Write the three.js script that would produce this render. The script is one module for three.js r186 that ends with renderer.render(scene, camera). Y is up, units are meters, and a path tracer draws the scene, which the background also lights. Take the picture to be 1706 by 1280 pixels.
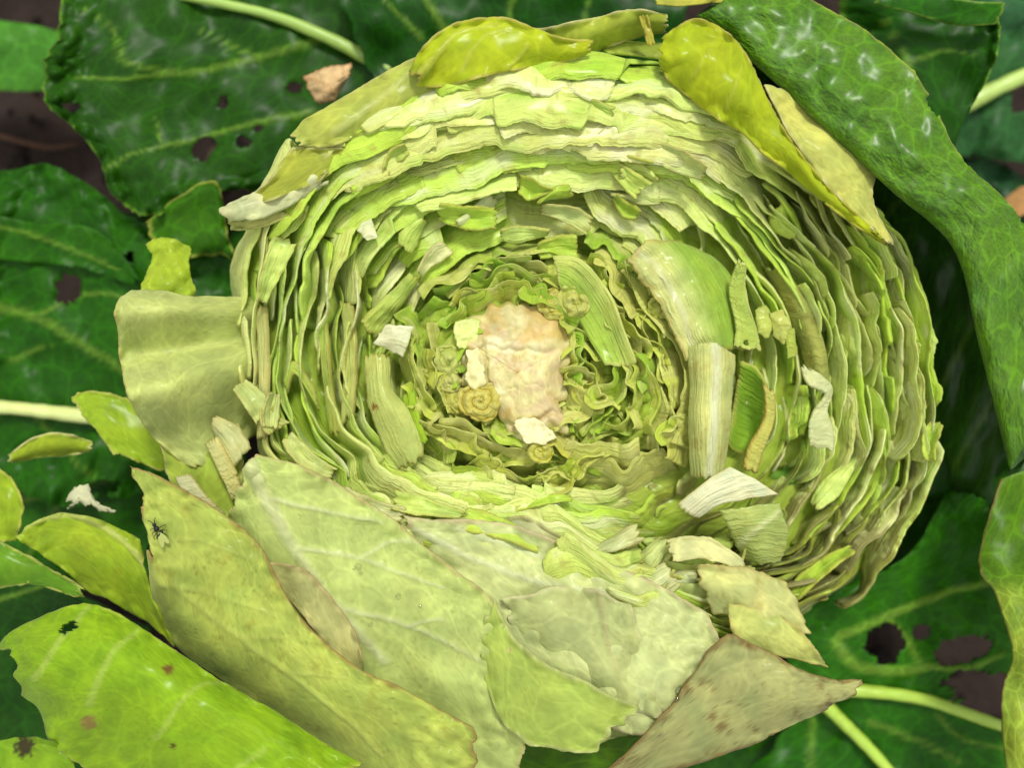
import * as THREE from 'three';
import { createNoise3D } from 'simplex-noise';
import { mergeGeometries } from 'three/addons/utils/BufferGeometryUtils.js';

// ---------------------------------------------------------------- camera, sky, sun, exposure
const S = 0.00015;            // one length unit used below = 0.15 mm
const EYE = 1600;             // camera height over the torn rim, in those units
const scene = new THREE.Scene();
const camera = new THREE.PerspectiveCamera(2 * Math.atan(640 / EYE) * 180 / Math.PI, 1706 / 1280, 0.01, 20);
camera.position.set(0, EYE * S, 0);
camera.up.set(0, 0, -1);
camera.lookAt(0, 0, 0);
camera.focus = EYE * S + 0.003;
camera.userData.fStop = 6;
{
  // overcast sky: brighter overhead, dimmer towards the horizon
  const w = 64, h = 32, d = new Float32Array(w * h * 4);
  for (let y = 0; y < h; y++) for (let x = 0; x < w; x++) {
    const el = ((y + 0.5) / h - 0.5) * Math.PI, s = Math.sin(el);
    const L = s > 0 ? 0.14 + 0.5 * s : 0.06;
    d.set([L, L, L * 0.98, 1], (y * w + x) * 4);
  }
  const sky = new THREE.DataTexture(d, w, h, THREE.RGBAFormat, THREE.FloatType);
  sky.mapping = THREE.EquirectangularReflectionMapping; sky.magFilter = THREE.LinearFilter; sky.needsUpdate = true;
  scene.background = sky; scene.environment = sky;
}
const sun = new THREE.DirectionalLight(new THREE.Color().setRGB(1, 0.97, 0.9), 1.5);
sun.position.set(0.16, 1.0, -0.62);
sun.castShadow = true; sun.shadow.radius = 22;
Object.assign(sun.shadow.camera, { left: -0.4, right: 0.4, top: 0.4, bottom: -0.4, near: 0.1, far: 3 });
scene.add(sun, sun.target);
const renderer = new THREE.WebGLRenderer();
renderer.toneMapping = THREE.LinearToneMapping;
renderer.toneMappingExposure = 2.0;
renderer.shadowMap.enabled = true;

// ---------------------------------------------------------------- helpers
function rng(a) { return () => { a |= 0; a = a + 0x6D2B79F5 | 0; let t = Math.imul(a ^ a >>> 15, 1 | a); t = t + Math.imul(t ^ t >>> 7, 61 | t) ^ t; return ((t ^ t >>> 14) >>> 0) / 4294967296; }; }
const R = rng(20230804);
const rr = (a, b) => a + (b - a) * R();
const N3 = createNoise3D(rng(77));
const fbm = (x, y, z = 0) => N3(x, y, z) * 0.6 + N3(x * 2.1 + 5, y * 2.1, z) * 0.28 + N3(x * 4.3, y * 4.3 + 9, z) * 0.14;
const clamp = (x, a = 0, b = 1) => Math.min(b, Math.max(a, x));
const mix = (a, b, t) => a + (b - a) * t;
const sm = (a, b, x) => { const t = clamp((x - a) / (b - a)); return t * t * (3 - 2 * t); };
const lin = (x) => Math.pow(x / 255, 2.2);
const rgb = (r, g, b) => [lin(r), lin(g), lin(b) * (0.5 + 0.5 * Math.min(1, b / g))];
const cmix = (a, b, t) => [mix(a[0], b[0], t), mix(a[1], b[1], t), mix(a[2], b[2], t)];
const DEG = Math.PI / 180;
// table over degrees, periodic, smooth
function ring(tab) {
  const ks = Object.keys(tab).map(Number).sort((a, b) => a - b), n = ks.length;
  return (deg) => {
    deg = ((deg % 360) + 360) % 360;
    let i = n - 1; for (let k = 0; k < n; k++) if (ks[k] <= deg) i = k;
    if (deg < ks[0]) i = n - 1;
    const j = (i + 1) % n, a = ks[i], b = ks[j] + (ks[j] <= a ? 360 : 0), x = deg < a ? deg + 360 : deg;
    return mix(tab[ks[i]], tab[ks[j]], sm(0, 1, (x - a) / (b - a)));
  };
}
// place (x, y) of the photograph's plane at height h over the rim, all in units
const P = (x, y, h) => { const k = (EYE - h) / EYE; return [(x - 853) * k, h, (y - 640) * k]; };
function cr(p, t) { // Catmull-Rom through an array of arrays
  const n = p.length - 1, f = clamp(t) * n, i = Math.min(n - 1, Math.floor(f)), u = f - i;
  const a = p[Math.max(0, i - 1)], b = p[i], c = p[i + 1], d = p[Math.min(n, i + 2)];
  return b.map((_, k) => {
    const a0 = i === 0 ? 2 * b[k] - c[k] : a[k], d0 = i === n - 1 ? 2 * c[k] - b[k] : d[k];
    return 0.5 * (2 * b[k] + (c[k] - a0) * u + (2 * a0 - 5 * b[k] + 4 * c[k] - d0) * u * u + (3 * b[k] - a0 - 3 * c[k] + d0) * u * u * u);
  });
}
const used = {};
function nm(name, seen = used) { const k = seen[name] = (seen[name] ?? -1) + 1; return k ? `${name}_${String(k).padStart(3, '0')}` : name; }
function add(geo, mat, name, parent, label) {
  const m = new THREE.Mesh(geo, mat); m.name = nm(name); m.castShadow = m.receiveShadow = true; if (label) m.userData.label = label;
  parent.add(m); return m;
}
// closed sheet with real thickness: pos(u,v) in units, th(u,v) thickness in units, col(u,v,q,w), hole(q) < 0 cut away
function sheet(o) {
  const { nu, nv } = o, W = nu + 1, n = W * (nv + 1), q = new Array(n), w = new Float64Array(n * 3), sd = o.hole ? new Float64Array(n) : null;
  for (let j = 0; j <= nv; j++) for (let i = 0; i <= nu; i++) {
    const k = j * W + i; q[k] = o.pos(i / nu, j / nv);
    if (sd) {
      let d = o.hole(q[k]); const c = o.cell ?? 3;
      if (Math.abs(d) < c) { const e = 0.5, gx = o.hole([q[k][0] + e, q[k][1]]) - d, gy = o.hole([q[k][0], q[k][1] + e]) - d, g = Math.hypot(gx, gy) || 1; q[k] = [q[k][0] - gx / g * d, q[k][1] - gy / g * d, q[k][2]]; d = 0; }
      sd[k] = d;
    }
    const p = o.world ? q[k] : P(...q[k]); w[k * 3] = p[0]; w[k * 3 + 1] = p[1]; w[k * 3 + 2] = p[2];
  }
  const pos = new Float32Array(n * 6), col = new Float32Array(n * 6), uv = new Float32Array(n * 4);
  let lu = 0, lv = 0; const jm = nv >> 1, im = nu >> 1, at = (i, j, c) => w[(j * W + i) * 3 + c];
  for (let i = 0; i < nu; i++) lu += Math.hypot(at(i + 1, jm, 0) - at(i, jm, 0), at(i + 1, jm, 1) - at(i, jm, 1), at(i + 1, jm, 2) - at(i, jm, 2));
  for (let j = 0; j < nv; j++) lv += Math.hypot(at(im, j + 1, 0) - at(im, j, 0), at(im, j + 1, 1) - at(im, j, 1), at(im, j + 1, 2) - at(im, j, 2));
  const ou = R(), ov = R();
  for (let j = 0; j <= nv; j++) for (let i = 0; i <= nu; i++) {
    const k = j * W + i, i0 = Math.max(0, i - 1), i1 = Math.min(nu, i + 1), j0 = Math.max(0, j - 1), j1 = Math.min(nv, j + 1);
    const a = [0, 1, 2].map((c) => at(i1, j, c) - at(i0, j, c)), b = [0, 1, 2].map((c) => at(i, j1, c) - at(i, j0, c));
    let nx = b[1] * a[2] - b[2] * a[1], ny = b[2] * a[0] - b[0] * a[2], nz = b[0] * a[1] - b[1] * a[0]; const l = Math.hypot(nx, ny, nz) || 1; nx /= l; ny /= l; nz /= l;
    const u = i / nu, v = j / nv, edge = (i === 0 || i === nu || j === 0 || j === nv) ? 0.62 : 1, t = o.th(u, v) * 0.5 * edge;
    const c = o.col(u, v, q[k], [w[k * 3], w[k * 3 + 1], w[k * 3 + 2]]), rl = o.relief ? o.relief(u, v, q[k]) : 0;
    for (let s = 0; s < 2; s++) {
      const m = k + s * n, f = s ? -t + rl * 0.5 : t + rl;
      pos[m * 3] = (w[k * 3] + nx * f) * S; pos[m * 3 + 1] = (w[k * 3 + 1] + ny * f) * S; pos[m * 3 + 2] = (w[k * 3 + 2] + nz * f) * S;
      col[m * 3] = c[0]; col[m * 3 + 1] = c[1]; col[m * 3 + 2] = c[2];
      uv[m * 2] = u * lu * S + ou; uv[m * 2 + 1] = v * lv * S + ov;
    }
  }
  const keep = new Uint8Array(nu * nv).fill(1);
  if (sd) for (let j = 0; j < nv; j++) for (let i = 0; i < nu; i++) { const k = j * W + i; if (sd[k] + sd[k + 1] + sd[k + W] + sd[k + W + 1] < -1e-6) keep[j * nu + i] = 0; }
  const ix = [], on = (i, j) => i >= 0 && j >= 0 && i < nu && j < nv && keep[j * nu + i];
  const side = (a, b) => ix.push(a, b, b + n, a, b + n, a + n);
  for (let j = 0; j < nv; j++) for (let i = 0; i < nu; i++) if (on(i, j)) {
    const a = j * W + i, b = a + 1, c = a + W, d = c + 1;
    ix.push(a, c, b, b, c, d, a + n, b + n, c + n, b + n, d + n, c + n);
    if (!on(i, j - 1)) side(a, b); if (!on(i, j + 1)) side(d, c); if (!on(i - 1, j)) side(c, a); if (!on(i + 1, j)) side(b, d);
  }
  const g = new THREE.BufferGeometry();
  g.setAttribute('position', new THREE.BufferAttribute(pos, 3)); g.setAttribute('color', new THREE.BufferAttribute(col, 3)); g.setAttribute('uv', new THREE.BufferAttribute(uv, 2));
  g.setIndex(ix); g.computeVertexNormals(); return g;
}
const segd = (x, y, a, b) => { const dx = b[0] - a[0], dy = b[1] - a[1], t = clamp(((x - a[0]) * dx + (y - a[1]) * dy) / (dx * dx + dy * dy || 1)); return [Math.hypot(x - a[0] - dx * t, y - a[1] - dy * t), t]; };
// vein list: [[width0, width1, [x,y], [x,y] ...], ...] -> strength 0..1 at a place
function veinAt(vs, x, y) {
  let m = 0;
  for (const V of vs) {
    const n = V.length - 3;
    for (let i = 0; i < n; i++) {
      const [d, t] = segd(x, y, V[i + 2], V[i + 3]), wd = mix(V[0], V[1], (i + t) / n); if (d < wd * 1.6) m = Math.max(m, 1 - sm(wd * 0.35, wd * 1.3, d));
    }
  }
  return m;
}
function smoothVein(V) { const p = V.slice(2), out = [V[0], V[1]]; const k = (p.length - 1) * 5; for (let i = 0; i <= k; i++) { const a = cr(p, i / k); out.push([a[0] + 2.5 * N3(a[0] * 0.02, a[1] * 0.02, 3), a[1] + 2.5 * N3(a[0] * 0.02, a[1] * 0.02, 8)]); } return out; }

// leaf blade through a grid of control points [x, y, h]
function leaf(parent, name, mat, rows, o = {}) {
  const seed = R() * 100, amp = o.wrinkle ?? 5, wf = o.wf ?? 0.011, vs = (o.veins ?? []).map(smoothVein), rag = o.rag ?? 0.02, rf = o.rf ?? 14;
  const wave = o.wave ?? 0.03, rg = (x, k) => wave * (0.5 + 0.5 * N3(x * 3.3, k + 11, seed)) + rag * (0.5 + 0.5 * N3(x * rf * 0.35, k, seed) + 0.45 * Math.abs(N3(x * rf, k + 3, seed)) + 0.22 * Math.abs(N3(x * rf * 3.1, k + 6, seed)));
  const { sides = [1, 1, 1, 1] } = o;   // which edges are ragged: v0, v1, u0, u1
  const size = (a, b) => Math.hypot(a[0] - b[0], a[1] - b[1], a[2] - b[2]);
  const mr = rows[rows.length >> 1]; let lu = 0; for (let i = 1; i < mr.length; i++) lu += size(mr[i], mr[i - 1]);
  const mc = rows.map((r) => r[r.length >> 1]); let lv = 0; for (let i = 1; i < mc.length; i++) lv += size(mc[i], mc[i - 1]);
  const res = o.res ?? 5.5, nu = Math.round(clamp(lu / res, 12, 190)), nv = Math.round(clamp(lv / res, 12, 190));
  const a0 = o.color, spots = o.spots ?? [], rim = o.rim, mot = o.mottle ?? 0.16;
  const pos = (u, v) => {
    const v0 = sides[0] * rg(u, 1), v1 = 1 - sides[1] * rg(u, 20), u0 = sides[2] * rg(v, 40), u1 = 1 - sides[3] * rg(v, 60);
    const U = mix(u0, u1, u), V = mix(v0, v1, v), p = cr(rows.map((r) => cr(r, U)), V);
    const e = o.ruffle ?? 0; let rf2 = 0;
    if (e) { const ed = Math.max((1 - V * 5) * sides[0], (1 - (1 - V) * 5) * sides[1], (1 - U * 5) * sides[2], (1 - (1 - U) * 5) * sides[3], 0); rf2 = e * ed * N3(p[0] * 0.03, p[1] * 0.03, seed + 9) + (o.curl ?? 0) * ed * ed; }
    p[2] += amp * (1.2 * N3(p[0] * wf, p[1] * wf, seed) + 0.3 * N3(p[0] * wf * 2.2, p[1] * wf * 2.2, seed + 4)) + rf2; return p;
  };
  const col = (u, v, q) => {
    let c = typeof a0 === 'function' ? a0(u, v, q) : a0;
    const m = fbm(q[0] * 0.012, q[1] * 0.012, seed + 20), m2 = fbm(q[0] * 0.05, q[1] * 0.05, seed + 30);
    c = c.map((x, k) => x * (1 + mot * m * (k === 0 ? 1.5 : 1) + mot * 0.5 * m2));
    if (o.blotch) { const b = sm(0.25, 0.75, fbm(q[0] * 0.016, q[1] * 0.016, seed + 50) + 0.45 * fbm(q[0] * 0.08, q[1] * 0.08, seed + 51)); c = cmix(c, o.blotch[0], b * o.blotch[1]); }
    if (o.speck) { const b = sm(0.62, 0.8, N3(q[0] * 0.16, q[1] * 0.16, seed + 60)) * sm(-0.1, 0.4, fbm(q[0] * 0.015, q[1] * 0.015, seed + 61)); c = cmix(c, rgb(96, 88, 30), b * o.speck); }
    if (vs.length) c = cmix(c, o.veinColor ?? rgb(150, 180, 80), veinAt(vs, q[0], q[1]) * (o.veinMix ?? 0.8));
    if (rim) { const ed = Math.min(sides[0] ? v * lv : 1e3, sides[1] ? (1 - v) * lv : 1e3, sides[2] ? u * lu : 1e3, sides[3] ? (1 - u) * lu : 1e3), wd = rim[1] * (0.6 + 0.9 * (0.5 + 0.5 * N3(q[0] * 0.03, q[1] * 0.03, seed + 70))); c = cmix(c, rim[0], (1 - sm(wd * 0.35, wd, ed)) * (rim[2] ?? 0.85)); }
    for (const [x, y, r, cc] of spots) { const d = Math.hypot(q[0] - x, q[1] - y) + r * 0.35 * N3(q[0] * 0.12, q[1] * 0.12, seed); c = cmix(c, cc ?? rgb(92, 62, 30), 1 - sm(r * 0.55, r, d)); }
    return c;
  };
  const holes = o.holes;
  const hole = holes && ((q) => { let d = 1e3; for (const [x, y, rx, ry, a = 0] of holes) { const c = Math.cos(a * DEG), s = Math.sin(a * DEG), X = (q[0] - x) * c + (q[1] - y) * s, Y = (q[1] - y) * c - (q[0] - x) * s, k = Math.hypot(X / rx, Y / ry), m = Math.min(rx, ry); d = Math.min(d, (k - 1) * m + m * 0.28 * N3(q[0] * 1.6 / m, q[1] * 1.6 / m, x)); } return d; });
  const g = sheet({ nu, nv, pos, th: () => o.th ?? 4, col, hole, cell: res * 0.55, relief: vs.length ? (u, v, q) => (o.veinRelief ?? 2.5) * veinAt(vs, q[0], q[1]) : null });
  return add(g, mat, name, parent, o.label);
}
// tapered stalk along points [x, y, h]
function stalk(parent, name, mat, pts, r0, r1, color, o = {}) {
  const n = o.n ?? 40, m = 12, seed = R() * 50, A = [], g = new THREE.BufferGeometry(), pos = [], col = [], uv = [], ix = [];
  for (let i = 0; i <= n; i++) A.push(P(...cr(pts, i / n)));
  for (let i = 0; i <= n; i++) {
    const a = A[Math.max(0, i - 1)], b = A[Math.min(n, i + 1)], d = new THREE.Vector3(b[0] - a[0], b[1] - a[1], b[2] - a[2]).normalize();
    const s = new THREE.Vector3(0, 1, 0).cross(d).normalize(), t = d.clone().cross(s), cap = (i === 0 || i === n) ? 0.35 : 1;
    const r = mix(r0, r1, i / n) * cap * (1 + 0.07 * N3(i * 0.3, seed, 0));
    for (let k = 0; k <= m; k++) {
      const w = k / m * 2 * Math.PI, x = Math.cos(w) * r * (o.flat ?? 1.3), y = Math.sin(w) * r;
      pos.push((A[i][0] + s.x * x + t.x * y) * S, (A[i][1] + s.y * x + t.y * y) * S, (A[i][2] + s.z * x + t.z * y) * S);
      const f = 1 + 0.12 * fbm(i * 0.2, k * 0.4, seed); col.push(color[0] * f, color[1] * f, color[2] * f); uv.push(i / n * 0.05, k / m * 0.01);
    }
  }
  for (let i = 0; i < n; i++) for (let k = 0; k < m; k++) { const a = i * (m + 1) + k, b = a + 1, c = a + m + 1, d = c + 1; ix.push(a, b, c, b, d, c); }
  g.setAttribute('position', new THREE.Float32BufferAttribute(pos, 3)); g.setAttribute('color', new THREE.Float32BufferAttribute(col, 3)); g.setAttribute('uv', new THREE.Float32BufferAttribute(uv, 2)); g.setIndex(ix); g.computeVertexNormals();
  return add(g, mat, name, parent, o.label);
}
// broken solid lump: outline [x,y] list, top height, depth, tilt
function chunk(parent, name, mat, outline, h, depth, color, o = {}) {
  const n = o.n ?? 48, seed = R() * 100, cx = outline.reduce((s, p) => s + p[0], 0) / outline.length, cy = outline.reduce((s, p) => s + p[1], 0) / outline.length;
  const loop = [...outline, outline[0]], B = []; let L = 0; const acc = [0];
  for (let i = 1; i < loop.length; i++) { L += Math.hypot(loop[i][0] - loop[i - 1][0], loop[i][1] - loop[i - 1][1]); acc.push(L); }
  for (let i = 0; i < n; i++) { const d = i / n * L; let k = 1; while (acc[k] < d) k++; const t = (d - acc[k - 1]) / (acc[k] - acc[k - 1]); const x = mix(loop[k - 1][0], loop[k][0], t), y = mix(loop[k - 1][1], loop[k][1], t), j = 5 * (o.jag ?? 1); B.push([x + j * N3(x * 0.07, y * 0.07, seed), y + j * N3(x * 0.07, y * 0.07, seed + 5)]); }
  const prof = [[0.82, -1], [0.97, -0.5], [1.0, -0.14], [0.975, -0.03], [0.93, 0]]; for (let k = 1; k <= 9; k++) prof.push([0.93 * (1 - k / 9), 0]);
  const tx = o.tilt?.[0] ?? 0, ty = o.tilt?.[1] ?? 0, ra = (o.rough ?? 5) * 1.35, pos = [], col = [], uv = [], ix = [];
  prof.forEach(([f, d], j) => B.forEach(([bx, by], i) => {
    const x = cx + (bx - cx) * f, y = cy + (by - cy) * f;
    let hh = h + tx * (x - cx) + ty * (y - cy) + d * depth;
    if (d > -0.2) hh += ra * (fbm(x * 0.022, y * 0.022, seed) * 1.3 + 0.9 * Math.abs(N3(x * 0.03, y * 0.03, seed + 4)) + 0.25 * N3(x * 0.11, y * 0.11, seed)) + (o.dome ?? 0) * (1 - f * f);
    const p = P(x, y, hh); pos.push(p[0] * S, p[1] * S, p[2] * S);
    let c = color; const m = fbm(x * 0.02, y * 0.02, seed + 11); c = c.map((v) => v * (1 + 0.12 * m));
    if (o.stain) { const b = sm(0.0, 0.55, fbm(x * 0.028, y * 0.028, seed + 15) + 0.4 * fbm(x * 0.1, y * 0.1, seed + 16) + (o.stainBias ?? 0)); c = cmix(c, o.stain, b * 0.75); }
    col.push(...c); uv.push(p[0] * S + p[1] * S * 0.4, p[2] * S + p[1] * S * 0.7);
  }));
  const m = prof.length; for (let j = 0; j < m - 1; j++) for (let i = 0; i < n; i++) { const a = j * n + i, b = j * n + (i + 1) % n, c = a + n, d = b + n; ix.push(a, c, b, b, c, d); }
  for (let i = 1; i < n - 1; i++) ix.push(0, i, i + 1);
  const g = new THREE.BufferGeometry(); g.setAttribute('position', new THREE.Float32BufferAttribute(pos, 3)); g.setAttribute('color', new THREE.Float32BufferAttribute(col, 3)); g.setAttribute('uv', new THREE.Float32BufferAttribute(uv, 2)); g.setIndex(ix); g.computeVertexNormals();
  return add(g, mat, name, parent, o.label);
}

// ---------------------------------------------------------------- textures and materials
const hash = (x, y, s) => { let h = Math.imul(x, 374761393) + Math.imul(y, 668265263) + Math.imul(s, 1442695041) | 0; h = Math.imul(h ^ h >>> 13, 1274126177); return ((h ^ h >>> 16) >>> 0) / 4294967296; };
const pn = (x, y, px, py, s) => { const i = Math.floor(x), j = Math.floor(y), u = sm(0, 1, x - i), v = sm(0, 1, y - j), a = (i % px + px) % px, b = (a + 1) % px, c = (j % py + py) % py, d = (c + 1) % py; return mix(mix(hash(a, c, s), hash(b, c, s), u), mix(hash(a, d, s), hash(b, d, s), u), v); };
function tex(n, f, srgb, rep) {
  const d = new Uint8Array(n * n * 4);
  for (let y = 0; y < n; y++) for (let x = 0; x < n; x++) { const v = f(x / n, y / n), k = (y * n + x) * 4; for (let c = 0; c < 3; c++) d[k + c] = 255 * clamp(Array.isArray(v) ? v[c] : v); d[k + 3] = 255; }
  const t = new THREE.DataTexture(d, n, n); t.wrapS = t.wrapT = THREE.RepeatWrapping; t.magFilter = THREE.LinearFilter; t.minFilter = THREE.LinearFilter; t.repeat.set(rep, rep); if (srgb) t.colorSpace = THREE.SRGBColorSpace; t.needsUpdate = true; return t;
}
// fibres run along u
const fibre = (x, y) => 0.4 * pn(x * 6, y * 60, 6, 60, 1) + 0.35 * pn(x * 10, y * 130, 10, 130, 2) + 0.15 * pn(x * 60, y * 60, 60, 60, 3) + 0.1 * pn(x * 150, y * 150, 150, 150, 4);
const worley = (x, y, n, s) => { const X = x * n, Y = y * n, i = Math.floor(X), j = Math.floor(Y); let a = 9, b = 9; for (let p = -1; p < 2; p++) for (let q = -1; q < 2; q++) { const c = ((i + p) % n + n) % n, d = ((j + q) % n + n) % n, e = Math.hypot(i + p + hash(c, d, s) - X, j + q + hash(c, d, s + 1) - Y); if (e < a) { b = a; a = e; } else if (e < b) b = e; } return b - a; };
const net = (x, y) => { const wx = x + 0.02 * pn(x * 8, y * 8, 8, 8, 5), wy = y + 0.02 * pn(x * 8, y * 8, 8, 8, 6); return [1 - sm(0.0, 0.16, worley(wx, wy, 7, 10)), 1 - sm(0, 0.2, worley(wx, wy, 22, 20))]; };
const T = {
  fibreC: tex(512, (x, y) => { const f = fibre(x, y), b = sm(0.62, 0.78, pn(x * 28, y * 40, 28, 40, 8) * 0.6 + pn(x * 9, y * 9, 9, 9, 9) * 0.5) * 0.14; return [mix(0.86 + 0.16 * f, 0.78, b), mix(0.87 + 0.15 * f, 0.7, b), mix(0.8 + 0.2 * f, 0.5, b)]; }, true, 22),
  fibreB: tex(512, (x, y) => fibre(x, y), false, 22),
  leafC: tex(512, (x, y) => { const [a, b] = net(x, y), m = pn(x * 40, y * 40, 40, 40, 7) * 0.12 + pn(x * 150, y * 150, 150, 150, 17) * 0.1; const k = 0.76 + m + 0.16 * a + 0.05 * b; return [k, k * 0.985, k * 0.95]; }, true, 18),
  leafB: tex(512, (x, y) => { const [a, b] = net(x, y); return 0.5 - 0.32 * a - 0.1 * b + 0.2 * pn(x * 16, y * 16, 16, 16, 12) + 0.1 * pn(x * 70, y * 70, 70, 70, 13); }, false, 18),
  paleC: tex(512, (x, y) => { const [a] = net(x, y), m = pn(x * 60, y * 60, 60, 60, 31) * 0.07 + pn(x * 12, y * 12, 12, 12, 32) * 0.1; const k = 0.84 + m + 0.05 * a, b = sm(0.72, 0.86, pn(x * 90, y * 90, 90, 90, 33) * 0.7 + pn(x * 14, y * 14, 14, 14, 34) * 0.35) * 0.12; return [mix(k, 0.6, b), mix(k, 0.56, b), mix(k * 0.97, 0.3, b)]; }, true, 14),
  wetB: tex(512, (x, y) => 0.5 * pn(x * 9 + 1.5 * pn(x * 6, y * 6, 6, 6, 55), y * 14, 9, 14, 51) + 0.3 * pn(x * 24, y * 34, 24, 34, 52) + 0.2 * pn(x * 70, y * 70, 70, 70, 53), false, 20),
  soil: tex(512, (x, y) => { const k = 0.35 * pn(x * 12, y * 12, 12, 12, 41) + 0.35 * pn(x * 45, y * 45, 45, 45, 42) + 0.3 * pn(x * 120, y * 120, 120, 120, 43); return k; }, false, 12),
};
const phys = (o) => new THREE.MeshPhysicalMaterial({ vertexColors: true, side: THREE.DoubleSide, ior: 1.4, ...o });
const M = {
  flesh: phys({ map: T.fibreC, bumpMap: T.fibreB, bumpScale: 0.0005, roughness: 0.9, specularIntensity: 0.4, transmission: 0.3, clearcoat: 0.22, clearcoatRoughness: 0.18 }),
  pale: phys({ map: T.paleC, bumpMap: T.leafB, bumpScale: 0.00013, roughness: 0.9, specularIntensity: 0.4, transmission: 0.35, clearcoat: 0.2, clearcoatRoughness: 0.22 }),
  green: phys({ map: T.leafC, bumpMap: T.leafB, bumpScale: 0.0001, roughness: 0.9, specularIntensity: 0.15, transmission: 0.3, clearcoat: 0.32, clearcoatRoughness: 0.38 }),
  wet: phys({ map: T.leafC, bumpMap: T.wetB, bumpScale: 0.0011, roughness: 0.9, specularIntensity: 0.3, transmission: 0.3, clearcoat: 0.8, clearcoatRoughness: 0.34 }),
  core: phys({ map: T.paleC, bumpMap: T.wetB, bumpScale: 0.0002, roughness: 0.6, clearcoat: 0.25, clearcoatRoughness: 0.4 }),
  stem: phys({ map: T.fibreC, bumpMap: T.fibreB, bumpScale: 0.0002, roughness: 0.5, clearcoat: 0.5, clearcoatRoughness: 0.3 }),
  dry: phys({ map: T.paleC, bumpMap: T.leafB, bumpScale: 0.0006, roughness: 0.85 }),
  soil: phys({ roughness: 0.95, bumpMap: T.soil, bumpScale: 0.002 }),
  plain: phys({ roughness: 0.5 }),
};
const thing = (name, label, category, group) => { const g = new THREE.Group(); g.name = nm(name); g.userData = { label, category }; if (group) g.userData.group = group; scene.add(g); return g; };

// ---------------------------------------------------------------- soil
{
  const n = 150, ext = 3200, g = new THREE.BufferGeometry(), pos = [], col = [], uv = [], ix = [];
  for (let j = 0; j <= n; j++) for (let i = 0; i <= n; i++) {
    const x = (i / n - 0.5) * 2 * ext, z = (j / n - 0.5) * 2 * ext, h = -900 + 45 * fbm(x * 0.003, z * 0.003, 1) + 22 * fbm(x * 0.015, z * 0.015, 2);
    pos.push(x * S, h * S, z * S); uv.push(x * S, z * S); const f = 1 + 0.4 * fbm(x * 0.01, z * 0.01, 4), c = rgb(46, 36, 32); col.push(c[0] * f, c[1] * f, c[2] * f);
  }
  for (let j = 0; j < n; j++) for (let i = 0; i < n; i++) { const a = j * (n + 1) + i; ix.push(a, a + n + 1, a + 1, a + 1, a + n + 1, a + n + 2); }
  g.setAttribute('position', new THREE.Float32BufferAttribute(pos, 3)); g.setAttribute('color', new THREE.Float32BufferAttribute(col, 3)); g.setAttribute('uv', new THREE.Float32BufferAttribute(uv, 2)); g.setIndex(ix); g.computeVertexNormals();
  const m = add(g, M.soil, 'soil', scene, 'dark brown damp garden soil under the cabbage'); m.userData.kind = 'structure'; m.userData.category = 'soil';
  const cs = [];
  for (let k = 0; k < 700; k++) {
    const x = rr(-1300, 1300), z = rr(-1000, 1000), s = 8 + 30 * R() ** 3, c = new THREE.IcosahedronGeometry(s * S, 2), p = c.attributes.position, cc = [];
    const base = R() < 0.12 ? rgb(120, 100, 84) : rgb(52, 40, 35), sd = R() * 90;
    for (let i = 0; i < p.count; i++) { const a = p.getX(i) / S / s, b = p.getY(i) / S / s, d = p.getZ(i) / S / s, f = 1 + 0.4 * N3(a * 1.2, b * 1.2, d * 1.2 + sd); p.setXYZ(i, p.getX(i) * f, p.getY(i) * f * 0.7, p.getZ(i) * f); cc.push(...base); }
    c.setAttribute('color', new THREE.Float32BufferAttribute(cc, 3)); c.deleteAttribute('normal');
    c.translate(x * S, (-890 + 45 * fbm(x * 0.003, z * 0.003, 1) + 22 * fbm(x * 0.015, z * 0.015, 2)) * S, z * S); c.computeVertexNormals(); cs.push(c);
  }
  const cl = add(mergeGeometries(cs), M.soil, 'soil_crumbs', scene, 'loose crumbs of dark soil lying on the ground'); cl.userData.kind = 'stuff'; cl.userData.category = 'soil';
}

// ---------------------------------------------------------------- the cabbage
const cab = thing('cabbage_plant', 'split open pale green cabbage head with torn leaf layers around a cream core', 'cabbage');
cab.position.set(0, 0, 0);
const CX = 865, CY = 625;
const Rout = ring({ 0: 722, 15: 742, 30: 700, 45: 600, 60: 440, 75: 320, 90: 275, 105: 280, 120: 310, 135: 340, 150: 390, 165: 450, 180: 480, 195: 484, 210: 505, 225: 510, 240: 492, 255: 484, 270: 490, 285: 506, 300: 550, 315: 610, 330: 665, 345: 708 });
const Rin = ring({ 0: 255, 45: 200, 90: 140, 135: 165, 180: 170, 225: 165, 270: 165, 315: 220 });
const Alpha = ring({ 0: -84, 25: -78, 44: -48, 62: -4, 90: 4, 120: 0, 140: -22, 156: -66, 180: -84, 200: -68, 218: -30, 236: -4, 270: 6, 300: 2, 315: -14, 328: -58, 342: -78 });
const RimH = ring({ 0: -112, 30: -150, 50: -80, 70: -35, 90: -30, 120: -30, 145: -45, 170: -80, 190: -70, 215: -20, 240: 10, 270: 15, 300: 0, 320: -60, 340: -100 });
const Moat = ring({ 0: -122, 45: -115, 90: -92, 135: -110, 180: -122, 225: -115, 270: -108, 315: -122 });
const FLESH = rgb(208, 240, 106);
// brown rot: patchy, worst in the slimy corner of the lower right rim
const rot = (deg, x, d, seed) => { const near = Math.exp(-((((deg - 34) % 360 + 540) % 360 - 180) ** 2) / 330); return sm(0.1, 0.5, fbm(x * 0.014, d * 0.03, seed) + 0.3 * fbm(x * 0.07, d * 0.08, seed + 2) + 1.15 * near - 0.45); };
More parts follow.
